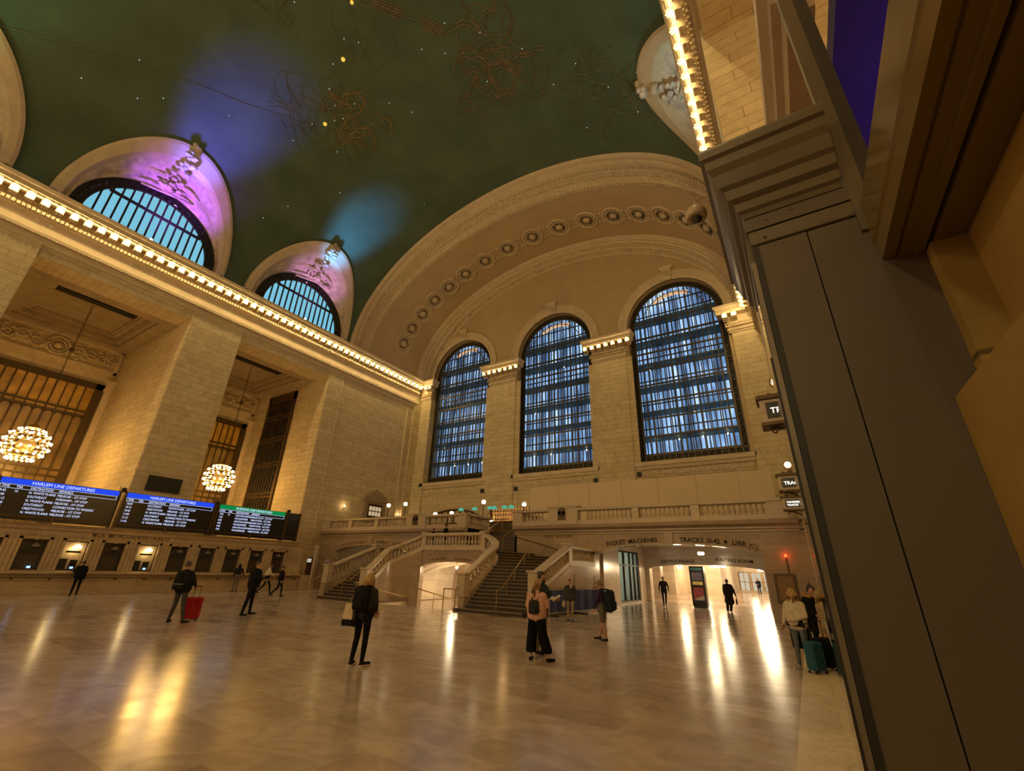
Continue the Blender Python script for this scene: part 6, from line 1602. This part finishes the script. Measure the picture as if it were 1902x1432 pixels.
t = thing('paper', 'crumpled white paper wrapping held by the bearded man', 'paper'); t.matrix_world = w9.matrix_basis
m = MB(); rr = random.Random(3)
g = [[(-.20+.06*i+rr.uniform(-.012, .012), -.50+.05*j+rr.uniform(-.012, .012), 1.13+rr.uniform(-.022, .03)+.012*i) for i in range(8)] for j in range(5)]
m.loft(g, False); m.loft([[(x, y, z-.015) for x, y, z in r] for r in g], False); m.build('sheet', cloth((.72, .64, .52)), t)
# boy with phone
p = (-9.0, 19.3, 0); p = (-8.75, 18.7, 0)
w10 = person('young man in beige trousers holding up a phone by the blue barrier', p, (.35, -.9), 1.60, (.05, .048, .05), (.30, .22, .14), (.02, .02, .02), hairc=(.05, .028, .015), jacket=.04,
             armA=((-.27, .0, 1.14), (-.26, -.06, .9)), armB=((.27, -.08, 1.18), (.12, -.26, 1.36)))
t = thing('phone', 'pale phone held up by the young man in front of the barrier', 'phone'); t.matrix_world = w10.matrix_basis; m = MB(); m.bevbox(.03, -.35, 1.36, .10, -.34, 1.50, .003); m.build('case', cloth((.6, .55, .5)), t)
t = thing('plastic_bag', 'small pale plastic bag hanging from the young man\'s hand', 'bag'); t.matrix_world = w10.matrix_basis; m = MB(); m.ball((-.28, -.10, .68), .11, 9, 6, (.8, .6, 1.25)); m.tube([(-.26, -.07, .8), (-.26, -.07, .86)], .012, 4); m.build('bag', cloth((.45, .36, .24)), t)
# backpacker
p = (-5.55, 14.2, 0)
w11 = person('backpacker in an olive cap, purple top and shorts drinking in profile', p, (-1, -.05), 1.66, (.05, .03, .06), (.13, .11, .075), (.04, .03, .022), SKIN, hairc=(.20, .16, .06), hair='cap', shorts=True,
             armA=((-.22, -.14, 1.20), (-.06, -.22, 1.42)), armB=((.24, -.10, 1.12), (.20, -.20, .92)), legA=((-.08, -.06, .50), (-.08, -.16, .12), (-.08, -.33, .06)), legB=((.09, .02, .50), (.08, .10, .10), (.08, -.06, .04)), lean=(0, -.06), voxel=.015, tilt=.15)
backpack('large dark blue backpack on the person in shorts', w11, (.018, .024, .04), .17, .60, .86, .26, .13)
t = thing('bottle', 'drink bottle held to the mouth by the backpacker', 'bottle'); t.matrix_world = w11.matrix_basis; m = MB(); m.tube([(-.02, -.16, 1.52), (-.03, -.33, 1.50)], .03, 7); m.build('body', cloth((.3, .2, .1)), t)
# passage walkers
person('man in a dark shirt and jeans walking out of the lit passage', (-8.2, 32.0, 0), (.3, -.95), 1.78, (.035, .018, .022), (.025, .022, .03), (.02, .02, .02), hairc=(.2, .13, .08), armA=((-.27, .02, 1.14), (-.28, -.06, .9)), armB=((.27, .04, 1.14), (.29, .06, .9)), legA=((-.09, -.10, .5), (-.08, -.06, .09)), legB=((.08, .04, .5), (.05, .24, .14)))
w13 = person('figure in long dark clothes walking into the lit passage, carrying a black case', (-4.22, 31.2, 0), (-.1, 1), 1.76, (.03, .022, .018), (.02, .016, .014), (.02, .02, .02), SKIN_D, (.01, .01, .01), coat=(.55, .20), jacket=.05, wide=.03, legB=((.12, -.05, .5), (.16, -.12, .09)), legA=((-.08, .02, .5), (-.02, .12, .1)), armA=((-.30, .02, 1.12), (-.36, -.04, .86)))
t = thing('briefcase', 'black briefcase carried by the figure in long dark clothes', 'bag'); t.matrix_world = w13.matrix_basis
m = MB(); m.bevbox(-.40, -.26, .40, -.33, .16, .70, .01); m.build('case', cloth((.008, .008, .008)), t); m = MB(); m.tube([(-.37, -.12, .70), (-.37, -.10, .76), (-.37, 0, .76), (-.37, .02, .70)], .01, 5); m.build('handle', M_BLACK, t)
person('distant person in navy standing by the shopfronts at the far end of the hall', (-5.2, 64, 0), (.3, -1), 1.85, (.02, .025, .05), (.02, .02, .03), hairc=(.03, .02, .02), armA=((-.3, -.1, 1.15), (-.2, -.3, 1.1)), voxel=.03)
# people at the right
p = (-.42, 13.5, 0)
w14 = person('blond woman in a cream blouse and jeans beside the teal suitcase', p, (-.45, -.9), 1.66, (.60, .52, .38), (.13, .15, .17), (.55, .48, .40), hairc=(.50, .31, .12), hair='bob',
             armA=((-.26, -.02, 1.14), (-.30, -.06, .93)), armB=((.26, -.06, 1.13), (.06, -.26, 1.03)), legA=((-.11, -.01, .5), (-.15, .02, .09), (-.20, -.13, .035)), legB=((.10, -.01, .5), (.16, .03, .09), (.21, -.12, .035)), voxel=.014, headturn=-.3, jacket=.025, sole=(.7, .62, .5))
m = MB(); m.loft([[(x*s, y*s, z) for x, y in ((-.20, -.12), (.19, -.15), (.22, .10), (-.20, .14))] for z, s in ((1.04, .95), (.90, 1.02))], True, True)
m.loft([[(x, y, z) for x, y in ((-.24, .04), (.22, .06), (.22, .12), (-.24, .10))] for z in (1.0, .42)], True, True); m.build('black_coat_on_arm', cloth((.008, .008, .01)), w14)
w15 = person('person in a dark beanie and black coat with a fur collar behind the blond woman', (-.02, 15.2, 0), (.35, -.8), 1.74, (.010, .009, .010), (.008, .008, .008), (.01, .01, .01), hairc=(.02, .02, .045), hair='beanie', jacket=.06, coat=(.75, .16),
             armA=((-.26, -.08, 1.15), (-.12, -.28, 1.05)), armB=((.26, -.06, 1.16), (.10, -.24, 1.22)), voxel=.015)
m = MB()
for i in range(22): a = 2*PI*i/22; m.ball((.15*math.cos(a), .13*math.sin(a)+.02, 1.46+.02*math.sin(3*a)), .055, 6, 4)
m.build('fur_collar', cloth((.38, .20, .07)), w15)
suitcase('teal blue suitcase standing on the border strip beside the blond woman', (-.20, 13.15, 0), .9, (.03, .10, .14), .36, .56, .24)
suitcase('black suitcase beside the teal one, nearest the wall ledge', (.0, 13.75, 0), .5, (.012, .012, .013), .34, .60, .24)
person('person in a beige coat standing against the marble ledge, mostly cut off by the kiosk', (.13, 14.9, .012), (-.9, -.3), 1.6, (.42, .30, .17), (.34, .25, .16), (.3, .2, .1), hairc=(.40, .28, .12), hair='bob', coat=(.6, .16))
# two people on the landing
person('dark silhouetted person on the landing behind the curved balustrade, the right one', (-20.7, 24.3, 2.9), (.5, .8), 1.78, (.008, .008, .01), (.008, .008, .01), hairc=(.01, .01, .01), jacket=.05)
person('dark silhouetted person on the landing behind the curved balustrade, the left one', (-21.0-.55, 24.0, 2.9), (.6, .6), 1.52, (.008, .008, .01), (.008, .008, .01), hairc=(.01, .01, .01), jacket=.06)
#ENDP#
# ---------------------------------------------------------------- drop the unplaced prototypes
for o in (BR, SK, BULB, BL): bpy.data.objects.remove(o)
